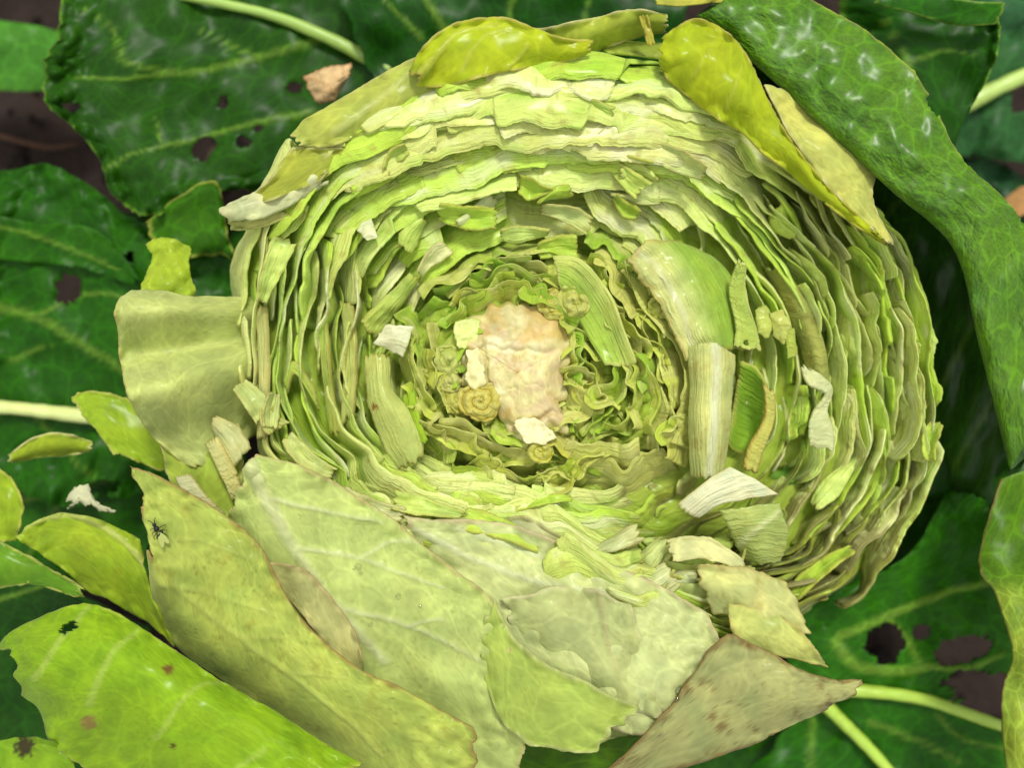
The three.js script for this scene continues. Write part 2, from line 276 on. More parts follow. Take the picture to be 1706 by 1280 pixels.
// one torn layer: a curved wall of leaf between two bearings
function layer(t0, d0, d1, o = {}) {
  const seed = R() * 200, mid = (d0 + d1) / 2, rm = mix(Rin(mid), Rout(mid), t0), arc = (d1 - d0) * DEG * rm, nu = Math.round(clamp(arc / 4.2, 8, 220)), nv = 9;
  const th0 = o.th ?? rr(4.5, 12), len = o.len ?? mix(rr(110, 170), rr(80, 110), sm(0.6, 0.9, t0)), drift = o.drift ?? rr(-0.018, 0.018), lean = o.lean ?? rr(-7, 7), dh = o.dh ?? rr(-9, 9), tone = rr(-1, 1), white = rr(0, 1), tear = o.tear ?? rr(5, 20);
  const e0 = rr(10, 60), e1 = rr(10, 60), l0 = rr(10, 40), l1 = rr(10, 40);
  const pale = R() < 0.55 ? rr(0.45, 1) : rr(0, 0.2);
  const big = R() < 0.6 ? rr(16, 44) : 6;
  const pos = (u, v) => {
    const deg = mix(d0, d1, u), th = deg * DEG, t = t0 + drift * (u - 0.5) * 2;
    const x0 = u * arc, wob = 17 * fbm(x0 * 0.0045, seed, 1) + 0.8 * fbm(x0 * 0.02, seed, 2);
    const jag = e0 * Math.exp(-x0 / l0) + e1 * Math.exp(-(arc - x0) / l1);
    let cut = tear * (0.5 + 0.5 * N3(x0 * 0.012, seed, 5)) + 2.2 * Math.abs(N3(x0 * 0.04, seed, 6)) + 1.3 * Math.abs(N3(x0 * 0.16, seed, 7)) * (N3(x0 * 0.01, seed, 9) > 0 ? 1.6 : 0.4) + big * sm(0.3, 0.42, N3(x0 * 0.009, seed, 8)) + jag;
    const al = Alpha(deg) + lean + 9 * N3(x0 * 0.006, seed, 17), rad0 = mix(Rin(deg), Rout(deg), t) + wob;
    const H = mix(Moat(deg), RimH(deg), sm(0.0, 0.85, t)) + dh + (o.lift ?? 0);
    // torn edge start in real space
    const e = P(CX + Math.cos(th) * rad0, CY + Math.sin(th) * rad0, H);
    const steep = sm(20, 60, -al), s = v * v * 0.35 + v * 0.65, d = cut + s * len, a0 = al * DEG, bend = mix(mix(-62, -135, sm(0.7, 0.95, t0)), -8, steep) * DEG;
    // walk along an arc whose slope changes from a0 to a0 + bend
    const k = bend / (len + 40); let o1, h1;
    if (Math.abs(k) < 1e-6) { o1 = Math.cos(a0) * d; h1 = Math.sin(a0) * d; } else { o1 = (Math.sin(a0 + k * d) - Math.sin(a0)) / k; h1 = -(Math.cos(a0 + k * d) - Math.cos(a0)) / k; }
    const rip = (3.4 * N3(x0 * 0.008, d * 0.012, seed) + 0.4 * N3(x0 * 0.03, d * 0.03, seed)) * (1 - 0.5 * v), lip = 12 * N3(x0 * 0.006, seed, 12) * (1 - v);
    return [e[0] + Math.cos(th) * (o1 + rip * Math.sin(-a0)), e[1] + h1 + rip * Math.cos(a0) + lip, e[2] + Math.sin(th) * (o1 + rip * Math.sin(-a0))];
  };
  const col = (u, v, q) => {
    const deg = mix(d0, d1, u), x0 = u * arc, d = v * len;
    let c = cmix(FLESH, rgb(246, 250, 180), pale).map((x, k) => x * (1 + 0.1 * tone + (k === 2 ? 0.15 * tone : 0)));
    const m = fbm(x0 * 0.012, d * 0.03, seed + 3); c = c.map((x, k) => x * (1 + 0.1 * m * (k === 1 ? 0.6 : 1)));
    c = cmix(c, rgb(252, 250, 222), 0.8 * white * sm(0.0, 0.5, fbm(x0 * 0.006, d * 0.02, seed + 8)));
    c = cmix(c, rgb(160, 214, 66), 0.6 * (1 - white) * sm(0.1, 0.6, fbm(x0 * 0.007, d * 0.02, seed + 14)));
    const br = 0.9 * sm(0.34, 0.6, fbm(x0 * 0.02, d * 0.03, seed + 25) + 0.3 * fbm(x0 * 0.09, d * 0.1, seed + 26));
    c = cmix(c, rgb(172, 152, 84), br * 0.5); return cmix(c, rgb(132, 122, 58), 0.7 * rot(deg, x0, d, seed + 40));
  };
  return add(sheet({ nu, nv, world: true, pos, th: (u, v) => th0 * (0.55 + 0.45 * sm(0, 0.2, v)) * (1 + 0.25 * N3(u * arc * 0.01, seed, 30)), col }), M.flesh, 'torn_layer', cab);
}
{
  const NL = 25;
  for (let k = 0; k < NL; k++) {
    const t = 0.06 + 0.93 * (k + 0.5 + 0.35 * Math.sin(k * 2.4)) / NL; let d = rr(0, 40), end = d + 360;
    while (d < end - 6) {
      const m = ((d % 360) + 360) % 360, steep = Alpha(m) < -40;
      let l = steep ? rr(20, 60) : rr(34, 110); if (d + l > end - 8) l = end - d;
      const mid = ((d + l / 2) % 360 + 360) % 360, right = mid > 318 || mid < 52, left = mid > 145 && mid < 212, bot = mid >= 52 && mid <= 145;
      let skip = (right && t < 0.08) || (bot && k % 3 === 1) || (!steep && !bot && k < NL - 2 && R() < 0.2);
      if (!skip) layer(Math.min(0.965, t + rr(-0.02, 0.02)), d, d + l + rr(-2, 3), steep ? { dh: rr(-26, 26), len: rr(90, 140), lean: rr(-24, 12), th: rr(5, 12), tear: rr(8, 34) } : {});
      d += l + rr(-1.5, steep ? 4 : 2);
    }
  }
}
// floor of the hollow between core and torn layers, and the hidden underside of the head
{
  const pos = (u, v) => {
    const deg = u * 360, r = mix(30, Rout(deg) * 0.97, v), t = clamp((r - Rin(deg)) / (Rout(deg) - Rin(deg)));
    const e = P(CX + Math.cos(deg * DEG) * r, CY + Math.sin(deg * DEG) * r, mix(mix(-104, Moat(deg) - 40, sm(0, 0.1, t)), RimH(deg) - 90, sm(0.2, 1, t)));
    e[1] += 12 * fbm(e[0] * 0.012, e[2] * 0.012, 9) + (1 - sm(0.02, 0.2, t)) * (9 * Math.sin((r + 26 * fbm(e[0] * 0.011, e[2] * 0.011, 3)) * 0.2 + 5 * N3(e[0] * 0.012, e[2] * 0.012, 6)) - 8); if (v > 0.96) e[1] -= (v - 0.96) * 3500; return e;
  };
  add(sheet({ nu: 260, nv: 120, world: true, pos, th: () => 8, col: (u, v, q) => cmix(rgb(150, 186, 62), rgb(196, 212, 108), 0.5 + 0.5 * fbm(q[0] * 0.01, q[2] * 0.01, 2)) }), M.flesh, 'inner_leaf', cab);
}

// more thin upright slats among the layers on the right
for (let k = 0; k < 44; k++) { const a = rr(-40, 36); layer(rr(0.5, 0.94), a, a + rr(7, 20), { dh: rr(-14, 34), len: rr(70, 120), lean: rr(-26, 4), th: rr(4, 8), tear: rr(10, 30) }); }
// torn layers standing higher along the near right rim
for (let k = 0; k < 9; k++) { const a = rr(36, 46); layer(0.6 + 0.052 * k + rr(-0.02, 0.02), a, a + rr(22, 40), { lift: 34 + rr(-10, 16), dh: rr(-8, 8), len: rr(80, 120), lean: rr(-12, 4) }); }
// ---------------------------------------------------------------- core and crumpled heart leaves
const core = new THREE.Group(); core.name = 'core'; cab.add(core);
const cream = rgb(226, 208, 166), tan = rgb(206, 170, 96), brown = rgb(176, 128, 70);
{
  // one moist broken stump: uneven fibrous top, soft sides
  const ol = [[768, 560], [790, 522], [830, 506], [880, 508], [930, 520], [950, 560], [946, 620], [944, 680], [940, 728], [905, 752], [862, 746], [832, 706], [800, 668], [772, 640], [762, 600]], loop = [...ol, ol[0]], cx = 862, cy = 622;
  const ridge = (x, y) => { const w = 16 * fbm(x * 0.012, y * 0.012, 61); return 8 * N3((x + w) * 0.013, (y + w) * 0.011, 62) + 2.5 * Math.abs(N3((x - w) * 0.02, (y + w) * 0.03, 63)) + 0.5 * N3(x * 0.07, y * 0.08, 64) - 7 * sm(12, 2, Math.abs(y - 588 - 7 * N3(x * 0.03, 1, 65) - 0.06 * (x - 860))) - 9 * sm(8, 2, Math.abs(y - 700 + 0.25 * (x - 880) - 6 * N3(x * 0.04, 2, 66))) - 8 * sm(6, 1, Math.abs(x - 812 - 0.05 * (y - 600) - 6 * N3(y * 0.03, 3, 67))) * sm(560, 590, y); };
  const pos = (u, v) => { const b = cr(loop, u).map((q, i) => (i ? cy : cx) + (q - (i ? cy : cx)) * 0.92), k = v < 0.85 ? v / 0.85 : 1 + 0.1 * (v - 0.85) / 0.15, n = 1 + 0.13 * N3(b[0] * 0.028, b[1] * 0.028, 68) * k, x = cx + (b[0] - cx) * k * n, y = cy + (b[1] - cy) * k * n; return [x, y, -56 - 26 * k ** 4 + ridge(x, y) - (v > 0.85 ? (v - 0.85) / 0.15 * 70 : 0)]; };
  const col = (u, v, q) => { const a = fbm(q[0] * 0.016, q[1] * 0.024, 71), b = fbm(q[0] * 0.05, q[1] * 0.06, 72); let c = cmix(rgb(208, 198, 148), rgb(204, 184, 146), sm(-0.1, 0.5, a)); c = cmix(c, rgb(188, 156, 84), 0.65 * sm(0.05, 0.6, fbm(q[0] * 0.014 + 3, q[1] * 0.014, 73) + 0.3 * b + 0.5 * sm(590, 540, q[1]) - 0.1)); c = cmix(c, rgb(230, 224, 188), 0.7 * sm(0.0, 0.4, fbm(q[0] * 0.012, q[1] * 0.012 + 7, 74) + 0.5 * sm(660, 720, q[1]) - 0.2)); return cmix(c, rgb(206, 206, 116), 0.6 * sm(0.8, 0.97, v)); };
  add(sheet({ nu: 170, nv: 80, pos, th: () => 3, col }), M.core, 'stump', core, 'moist cream and tan broken stem core');
}
chunk(core, 'core_piece', M.core, [[854, 700], [890, 694], [908, 704], [930, 730], [902, 744], [870, 736]], -44, 40, rgb(228, 220, 178), { rough: 3, jag: 0.6, tilt: [0.05, -0.1] });
chunk(core, 'core_piece', M.core, [[778, 584], [798, 580], [806, 602], [810, 638], [792, 650], [774, 634]], -56, 60, rgb(226, 220, 168), { rough: 4, jag: 0.6, tilt: [0.1, 0] });
chunk(core, 'core_piece', M.core, [[758, 536], [798, 530], [804, 548], [788, 578], [766, 582], [754, 560]], -64, 60, rgb(202, 212, 140), { rough: 4, jag: 0.6, tilt: [-0.2, 0.1] });
// tight little bud seen from its broken end: spiral leaf edges on a low dome
function curl(x, y, r, h, color, o = {}) {
  const seed = R() * 99, a0 = rr(0, 6.28), dir = R() < 0.5 ? -1 : 1, rings = o.turns ?? 1.8, sq = rr(0.75, 1), ro = rr(0, 3.1);
  const ph = (u, v) => { const a = u * 2 * Math.PI; return v * rings * 2 * Math.PI * 1.15 + dir * a + a0 + 1.5 * N3(Math.cos(a) * v * 1.6, Math.sin(a) * v * 1.6, seed); };
  const pos = (u, v) => {
    const a = u * 2 * Math.PI, k = Math.min(1, v / 0.82) * (1 + 0.14 * N3(Math.cos(a) * 1.1, Math.sin(a) * 1.1, seed + 5) + 0.05 * N3(Math.cos(a) * 3, Math.sin(a) * 3, seed + 7)), X = Math.cos(a) * r * k, Y = Math.sin(a) * r * k * sq;
    const rid = Math.pow(Math.abs(Math.sin(ph(u, v) / 2)), 0.45);
    return [x + X * Math.cos(ro) - Y * Math.sin(ro), y + X * Math.sin(ro) + Y * Math.cos(ro), h + r * 0.3 * (1 - k * k) + 9 * rid - 5 + 4 * N3(X * 0.06, Y * 0.06, seed) - (v > 0.82 ? (v - 0.82) / 0.18 * 46 : 0)];
  };
  add(sheet({ nu: 72, nv: 34, pos, th: () => 3, col: (u, v) => cmix(cmix(color, rgb(226, 226, 160), 0.5 * Math.pow(Math.abs(Math.sin(ph(u, v) / 2)), 3)), rgb(206, 200, 90), 0.4 * (0.5 + 0.5 * N3(u * 4, v * 4, seed))) }), M.flesh, 'curled_bud', cab);
}
curl(800, 668, 34, -66, rgb(222, 206, 112), { turns: 2.2 }); curl(762, 668, 22, -78, rgb(206, 206, 100), { turns: 1.8 }); curl(748, 636, 21, -74, rgb(216, 220, 150)); curl(746, 600, 25, -70, rgb(196, 214, 130), { turns: 1.2 });
 curl(924, 506, 27, -70, rgb(204, 196, 96), { turns: 1.6 }); curl(956, 500, 29, -60, rgb(200, 208, 120), { turns: 1.3 });
 curl(900, 752, 20, -62, rgb(216, 214, 96), { turns: 1.5 });  curl(1100, 512, 20, -70, rgb(196, 208, 110), { turns: 1.0 });
 

// frilly ribbon of leaf standing on edge
function frill(pts, h, dep, amp, wl, color, o = {}) {
  const seed = R() * 99, th0 = o.th ?? rr(3.5, 6); dep *= 0.9; wl *= 1.7; amp *= 1.25; let L = 0; for (let i = 1; i < pts.length; i++) L += Math.hypot(pts[i][0] - pts[i - 1][0], pts[i][1] - pts[i - 1][1]);
  const lean = o.lean ?? (R() < 0.5 ? -1 : 1) * rr(0.25, 0.9), pos = (u, v) => {
    const a = cr(pts, u), b = cr(pts, clamp(u + 0.01)), c = cr(pts, clamp(u - 0.01)), l = Math.hypot(b[0] - c[0], b[1] - c[1]) || 1, nx = -(b[1] - c[1]) / l, ny = (b[0] - c[0]) / l, s = u * L;
    const ph = s / wl * 2 * Math.PI + 3.2 * N3(s * 0.011, seed, 0), w = amp * 1.5 * (N3(s / wl * 1.1, seed, 0) + 0.35 * N3(s / wl * 2.6, seed, 9)) * (1 - 0.55 * v) + lean * v * dep + 4 * N3(s * 0.03, v * 2, seed);
    const fold = 0.5 * amp * N3(s / wl * 1.3, seed, 14) * (1 - v), top = 16 * N3(s * 0.018, seed, 6) + 5 * Math.abs(N3(s * 0.07, seed, 7));
    return [a[0] + nx * w + (b[0] - c[0]) / l * fold, a[1] + ny * w + (b[1] - c[1]) / l * fold, h - top * (1 - v) - v * dep];
  };
  const rim = o.rim ?? rgb(236, 236, 164); h += rr(-14, 14);
  add(sheet({ nu: Math.round(clamp(L / 2.6, 20, 220)), nv: 9, pos, th: (u, v) => th0 * (0.6 + 0.4 * sm(0, 0.25, v)), col: (u, v) => cmix(cmix(color, rim, 0.7 * sm(-0.1, 0.5, fbm(u * L * 0.015, v * 1.5, seed + 9))), rgb(186, 166, 76), 0.35 * sm(0.35, 0.8, fbm(u * L * 0.03, v * 3, seed))).map((c) => c * (1 + 0.1 * N3(u * L * 0.03, v * 2, seed + 4))) }), M.flesh, 'crinkled_leaf', cab);
}
const g1 = rgb(190, 222, 92), g2 = rgb(218, 230, 120), g3 = rgb(172, 214, 86), g4 = rgb(228, 232, 146);
for (const a of [
  [[[945, 548], [1000, 556], [1062, 596], [1088, 660], [1082, 724]], -64, 90, 8, 60, g2], [[[940, 575], [985, 572], [1040, 596], [1066, 650], [1060, 712]], -70, 90, 10, 46, g2],
  [[[938, 592], [990, 592], [1032, 622], [1042, 672], [1012, 704]], -62, 80, 11, 40, g2], [[[936, 612], [985, 626], [1014, 660], [992, 692]], -70, 80, 10, 36, g4],
  [[[938, 650], [975, 654], [1000, 676], [1030, 690]], -64, 70, 7, 44, g2], [[[950, 706], [1000, 712], [1044, 702]], -78, 70, 9, 34, g1], [[[940, 734], [1000, 748], [1062, 742]], -76, 70, 9, 40, g4],
  [[[965, 765], [1040, 772], [1104, 736]], -84, 80, 8, 44, g4], [[[960, 726], [1010, 730], [1050, 722], [1080, 690]], -84, 80, 7, 50, g1],
  [[[1004, 470], [1054, 536], [1092, 600], [1112, 684]], -66, 110, 6, 80, g2], [[[1030, 452], [1080, 520], [1124, 600], [1134, 690], [1120, 740]], -58, 120, 6, 90, g4], [[[1050, 500], [1090, 560], [1104, 640]], -72, 100, 6, 70, g2], [[[1060, 530], [1076, 590], [1100, 650], [1098, 720]], -78, 90, 7, 50, g4],
  [[[748, 494], [800, 472], [862, 472], [905, 486]], -72, 80, 7, 60, g2], [[[776, 458], [850, 440], [932, 455], [972, 492], [988, 532]], -60, 90, 7, 56, g1], [[[800, 440], [860, 424], [930, 430], [985, 466], [1008, 520]], -70, 90, 6, 66, g1],
  [[[720, 474], [790, 446], [850, 428]], -58, 90, 9, 60, g3], [[[705, 500], [760, 470], [815, 452]], -70, 90, 7, 60, g2], [[[728, 486], [758, 512], [744, 548]], -74, 80, 5, 50, g3], [[[900, 470], [930, 476], [962, 470], [990, 500]], -58, 70, 8, 36, g2],
  [[[692, 560], [702, 622], [726, 684]], -66, 100, 5, 70, g2], [[[718, 536], [714, 600], [734, 645], [738, 690]], -72, 90, 5, 60, g4], [[[676, 590], [690, 650], [716, 700]], -70, 100, 5, 70, g2], [[[660, 520], [690, 580], [700, 650]], -76, 100, 6, 70, g1],
  [[[700, 692], [780, 722], [852, 746], [900, 752]], -64, 80, 5, 90, g4], [[[730, 700], [800, 712], [846, 736]], -70, 70, 5, 50, g4], [[[866, 746], [900, 758], [934, 746], [960, 752]], -56, 60, 9, 22, rgb(214, 214, 90)], [[[690, 720], [770, 756], [860, 776], [960, 776]], -70, 90, 5, 100, g2],
]) frill(...a);
for (let k = 0; k < 74; k++) {
  let a = rr(0, 360); if (k < 16) a = rr(-70, 60); const r0 = k > 55 ? rr(86, 120) : rr(112, 1.2 * Rin(a)), sp = rr(50, 130) / r0 / DEG, pts = [];
  for (let i = 0; i < 5; i++) { const d = a + sp * (i / 4 - 0.5), r = Math.max(k > 55 ? 84 : 108, r0 + rr(-14, 14)); pts.push([CX + Math.cos(d * DEG) * r, CY + Math.sin(d * DEG) * r]); }
  frill(pts, -74, rr(60, 90), rr(5, 11), rr(30, 70), cmix([g1, g2, g3, g4][k % 4], rgb(206, 204, 96), rr(0, 0.4)));
}

// smooth cupped leaf beside the heart and the big ribbed leaves around it
leaf(cab, 'cupped_leaf', M.flesh, [[[914, 424, -34], [968, 430, -32], [1016, 486, -34], [1044, 556, -40], [1066, 612, -46]], [[920, 446, -42], [958, 462, -52], [996, 512, -62], [1022, 566, -64], [1040, 616, -60]], [[930, 476, -56], [950, 502, -66], [968, 540, -72], [990, 580, -72], [1010, 612, -66]]], { color: (u, v) => cmix(rgb(206, 222, 132), rgb(172, 204, 96), sm(0.1, 0.7, v)), th: 6, wrinkle: 6, rag: 0.03, sides: [1, 0, 1, 1], rim: [rgb(214, 222, 140), 9], label: 'smooth light green cupped leaf beside the core' });
leaf(cab, 'ribbed_leaf', M.flesh, [[[1034, 428, -40], [1058, 470, -42], [1090, 512, -42], [1116, 556, -48], [1142, 612, -55]], [[1076, 394, -40], [1112, 438, -40], [1142, 490, -42], [1166, 548, -44], [1186, 602, -50]], [[1128, 400, -80], [1168, 440, -74], [1196, 490, -78], [1212, 540, -70], [1220, 590, -80]], [[1180, 424, -130], [1210, 452, -130], [1232, 492, -135], [1240, 540, -130], [1246, 590, -130]]], { color: (u, v) => cmix(rgb(216, 222, 156), rgb(164, 200, 88), sm(0.15, 0.6, v)), th: 8, wrinkle: 7, wf: 0.018, rag: 0.035, sides: [1, 0, 1, 1], rim: [rgb(190, 160, 90), 10, 0.5], veins: [[7, 4, [1050, 408], [1110, 470], [1150, 560], [1160, 610]]], veinColor: rgb(226, 230, 190), label: 'broad torn leaf with a pale rib' });
leaf(cab, 'ribbed_leaf', M.flesh, [[[1142, 572, -62], [1148, 640, -62], [1146, 720, -66], [1150, 804, -76]], [[1168, 566, -36], [1170, 640, -32], [1168, 720, -34], [1172, 806, -48]], [[1196, 566, -36], [1196, 640, -34], [1194, 720, -36], [1188, 806, -50]], [[1226, 590, -78], [1222, 650, -90], [1216, 720, -95], [1204, 792, -95]]], { color: rgb(214, 220, 150), th: 9, wrinkle: 4, rag: 0.03, blotch: [rgb(178, 150, 80), 0.35], veins: [[9, 7, [1190, 575], [1190, 680], [1180, 800]]], veinColor: rgb(234, 238, 210), veinRelief: 5 });
leaf(cab, 'ribbed_leaf', M.flesh, [[[1232, 424, -44], [1246, 436, -44]], [[1212, 482, -70], [1244, 480, -60]], [[1222, 540, -72], [1262, 552, -72]], [[1218, 586, -70], [1272, 590, -66]]], { color: rgb(186, 208, 112), th: 7, wrinkle: 5, rag: 0.05, rim: [rgb(210, 214, 140), 5], holes: [[1243, 572, 9, 5]] });
leaf(cab, 'ribbed_leaf', M.flesh, [[[1232, 596, -84], [1258, 606, -76], [1280, 640, -88]], [[1222, 660, -120], [1250, 680, -140], [1280, 690, -120]], [[1206, 740, -120], [1232, 764, -140], [1256, 772, -120]]], { color: rgb(142, 186, 66), th: 7, wrinkle: 5, rag: 0.03, rim: [rgb(206, 206, 118), 7] });
leaf(cab, 'ribbed_leaf', M.flesh, [[[1266, 622, -74], [1292, 652, -80]], [[1272, 690, -84], [1290, 700, -92]], [[1246, 740, -90], [1270, 760, -96]], [[1232, 786, -86], [1262, 796, -90]]], { color: rgb(204, 206, 120), th: 7, wrinkle: 5, rag: 0.06, rim: [rgb(176, 140, 74), 5, 0.6] });
leaf(cab, 'ribbed_leaf', M.flesh, [[[1294, 640, -190], [1340, 620, -170], [1356, 600, -160]], [[1284, 720, -200], [1320, 720, -190], [1350, 720, -180]], [[1264, 800, -180], [1310, 810, -180], [1350, 820, -180]]], { color: rgb(120, 168, 74), th: 7, wrinkle: 8, rag: 0.03 });
leaf(cab, 'ribbed_leaf', M.flesh, [[[1262, 440, -170], [1290, 440, -140], [1316, 460, -160]], [[1300, 500, -150], [1330, 500, -118], [1352, 520, -140]], [[1332, 580, -140], [1358, 576, -108], [1374, 580, -130]], [[1350, 650, -140], [1370, 650, -115], [1382, 650, -130]]], { color: rgb(172, 178, 102), th: 9, wrinkle: 3, rag: 0.04, blotch: [rgb(128, 116, 56), 0.5] });
leaf(cab, 'twisted_leaf', M.flesh, [[[1330, 598, -88], [1342, 612, -84]], [[1342, 640, -70], [1374, 628, -78]], [[1374, 658, -76], [1386, 648, -90]], [[1350, 690, -84], [1380, 684, -92]], [[1344, 722, -70], [1390, 716, -78]], [[1350, 752, -72], [1390, 762, -84]]], { color: rgb(216, 222, 176), th: 7, wrinkle: 4, rag: 0.06, label: 'white twisted leaf piece hanging between the torn layers' });
leaf(cab, 'bent_leaf', M.flesh, [[[1126, 842, -10], [1168, 806, 0], [1206, 780, 4], [1216, 778, 2]], [[1140, 856, -18], [1180, 826, -6], [1230, 806, 0], [1264, 800, -2]], [[1160, 866, -34], [1200, 842, -20], [1250, 832, -12], [1302, 824, -8]]], { color: rgb(240, 242, 212), th: 6, wrinkle: 4, rag: 0.02, rim: [rgb(222, 206, 150), 5, 0.6], label: 'white bent leaf corner sticking up by the lower rim' });
leaf(cab, 'bent_leaf', M.flesh, [[[1190, 846, -38], [1240, 840, -34], [1300, 832, -34]], [[1206, 880, -50], [1256, 876, -36], [1318, 878, -48]], [[1222, 906, -70], [1262, 912, -56], [1310, 916, -66]], [[1240, 936, -84], [1270, 944, -80], [1300, 938, -90]]], { color: rgb(190, 204, 128), th: 6, wrinkle: 6, rag: 0.05, veins: [[8, 4, [1222, 912], [1300, 848]]], veinColor: rgb(222, 228, 176) });
leaf(cab, 'ribbed_leaf', M.flesh, [[[604, 586, -88], [610, 660, -84], [630, 730, -88], [664, 792, -96]], [[630, 582, -70], [636, 652, -62], [662, 716, -64], [690, 782, -78]], [[652, 582, -84], [656, 650, -78], [704, 702, -76], [708, 776, -84]]], { color: rgb(206, 216, 136), th: 8, wrinkle: 4, rag: 0.05, rim: [rgb(182, 150, 84), 6, 0.5], spots: [[627, 677, 7, rgb(150, 104, 52)]] });
leaf(cab, 'ribbed_leaf', M.flesh, [[[690, 640, -66], [700, 690, -66], [716, 740, -72]], [[664, 660, -84], [672, 712, -84], [696, 752, -84]]], { color: rgb(172, 208, 70), th: 6, wrinkle: 4, rag: 0.06 });
for (const [rows, c] of [
  [[[[566, 490, -120], [574, 600, -118], [566, 716, -130]], [[590, 500, -104], [596, 600, -100], [590, 706, -116]]], rgb(204, 214, 134)],
  [[[[528, 500, -112], [536, 610, -110], [552, 730, -130]], [[546, 506, -104], [552, 612, -100], [566, 736, -120]]], rgb(178, 200, 104)],
  [[[[424, 500, -96], [432, 620, -90], [428, 740, -90]], [[446, 500, -84], [450, 620, -78], [444, 744, -80]]], rgb(210, 214, 150)],
  [[[[470, 640, -120], [490, 600, -100], [528, 650, -104]], [[480, 660, -128], [494, 626, -106], [536, 690, -118]]], rgb(190, 210, 110)],
  [[[[356, 690, -60], [400, 710, -56], [424, 750, -56]], [[352, 700, -64], [380, 736, -50], [400, 772, -52]], [[360, 716, -84], [372, 760, -76], [384, 800, -76]]], rgb(222, 222, 168)],
  [[[[340, 734, -64], [362, 724, -54]], [[366, 790, -56], [392, 780, -46]], [[390, 840, -62], [412, 836, -58]]], rgb(224, 222, 160)],
  [[[[290, 792, -70], [316, 786, -60]], [[310, 830, -60], [346, 826, -50]], [[340, 860, -70], [380, 860, -64]]], rgb(228, 224, 184)],
]) leaf(cab, 'rib_fragment', M.flesh, rows, { color: c, th: 9, wrinkle: 4, rag: 0.05, rim: [rgb(196, 178, 110), 5, 0.5] });
for (const [pts, h, c] of [
  [[[622, 572], [644, 540], [690, 544], [672, 596]], -52, rgb(238, 240, 210)],
  [[[604, 370], [618, 364], [630, 396], [612, 402], [594, 384]], -30, rgb(238, 242, 206)],
  [[[1256, 516], [1274, 508], [1290, 530], [1280, 566], [1262, 556]], -84, rgb(196, 208, 116)], [[[1282, 522], [1304, 516], [1318, 540], [1306, 576], [1288, 562]], -80, rgb(206, 214, 128)], [[[1306, 550], [1322, 546], [1330, 590], [1312, 600]], -92, rgb(184, 200, 104)],
]) chunk(cab, 'rib_fragment', M.flesh, pts, h, 26, c, { rough: 1.5, jag: 0.35, dome: 5, tilt: [rr(-0.3, 0.3), rr(-0.3, 0.3)], n: 32 });
// loose torn scraps lodged between the layers
{
  const scrap = (deg, t, ang, len, wid, c, up) => {
    const r = mix(Rin(deg), Rout(deg), t), x = CX + Math.cos(deg * DEG) * r, y = CY + Math.sin(deg * DEG) * r, h = mix(Moat(deg), RimH(deg), sm(0, 0.85, t)) + 12 + up, a = (deg + 90 + ang) * DEG, ca = Math.cos(a), sa = Math.sin(a), rows = [], tw = rr(-26, 26), cu = rr(-18, 18), bw = rr(-20, 20), tp = rr(0.3, 0.95), tq = rr(0, 1);
    for (let j = 0; j < 3; j++) rows.push([0, 1, 2, 3].map((i) => { const X = (i / 3 - 0.5) * len, Y = (j / 2 - 0.5) * wid * (1 - tp * Math.abs(i / 3 - tq) * 1.6) + bw * (i / 3 - 0.5) ** 2 * 2; return [x + X * ca - Y * sa, y + X * sa + Y * ca, h + tw * (i / 3 - 0.5) * (j - 1) * 0.8 + cu * (j - 1) ** 2 - 10 * (j - 1)]; }));
    leaf(cab, 'leaf_scrap', M.flesh, rows, { color: c, th: rr(4, 7), wrinkle: 6, wf: 0.022, rag: 0.07, rf: 9, res: 3.6, rim: [rgb(190, 168, 100), 4, 0.5] });
  };
  const pal = [rgb(218, 230, 160), rgb(196, 218, 122), rgb(176, 208, 88), rgb(228, 234, 184), rgb(204, 216, 138)];
  for (let k = 0; k < 22; k++) {
    const deg = rr(0, 360), m = Alpha(deg) < -45; let t = rr(0.12, 0.88); if ((deg > 318 || deg < 50)) t = rr(0.62, 0.95);
    scrap(deg, t, rr(-26, 26), rr(60, 150), rr(26, 58), cmix(pal[Math.floor(R() * 5)], FLESH, 0.6), rr(-22, -4) - (m ? 10 : 0));
  }
  for (let k = 0; k < 14; k++) scrap(rr(44, 66), rr(0.5, 1.02), rr(-30, 30), rr(70, 170), rr(40, 80), pal[[0, 3, 4, 1][k % 4]], rr(-30, 10));
  for (let k = 0; k < 8; k++) scrap(rr(136, 178), rr(0.72, 1.02), rr(-40, 40), rr(50, 120), rr(24, 50), pal[[0, 3, 4, 0][k % 4]], rr(-10, 16));
  for (let k = 0; k < 10; k++) scrap(rr(205, 330), rr(0.15, 0.9), rr(-34, 34), rr(50, 140), rr(20, 50), pal[[0, 3, 1, 0, 2][k % 5]], rr(-20, -2));
}
// ---------------------------------------------------------------- wrapper leaves round the rim
const lime = rgb(176, 198, 62), yel = rgb(186, 204, 46), paleG = rgb(204, 212, 148), greyG = rgb(178, 188, 130), rimW = rgb(220, 216, 160), rimB = rgb(150, 128, 74);
const wrap = (rows, o) => leaf(cab, 'wrapper_leaf', M.pale, rows, { th: 5, wrinkle: 11, wf: 0.007, rag: 0.013, rf: 16, wave: 0.05, ruffle: 14, curl: 9, ...o });
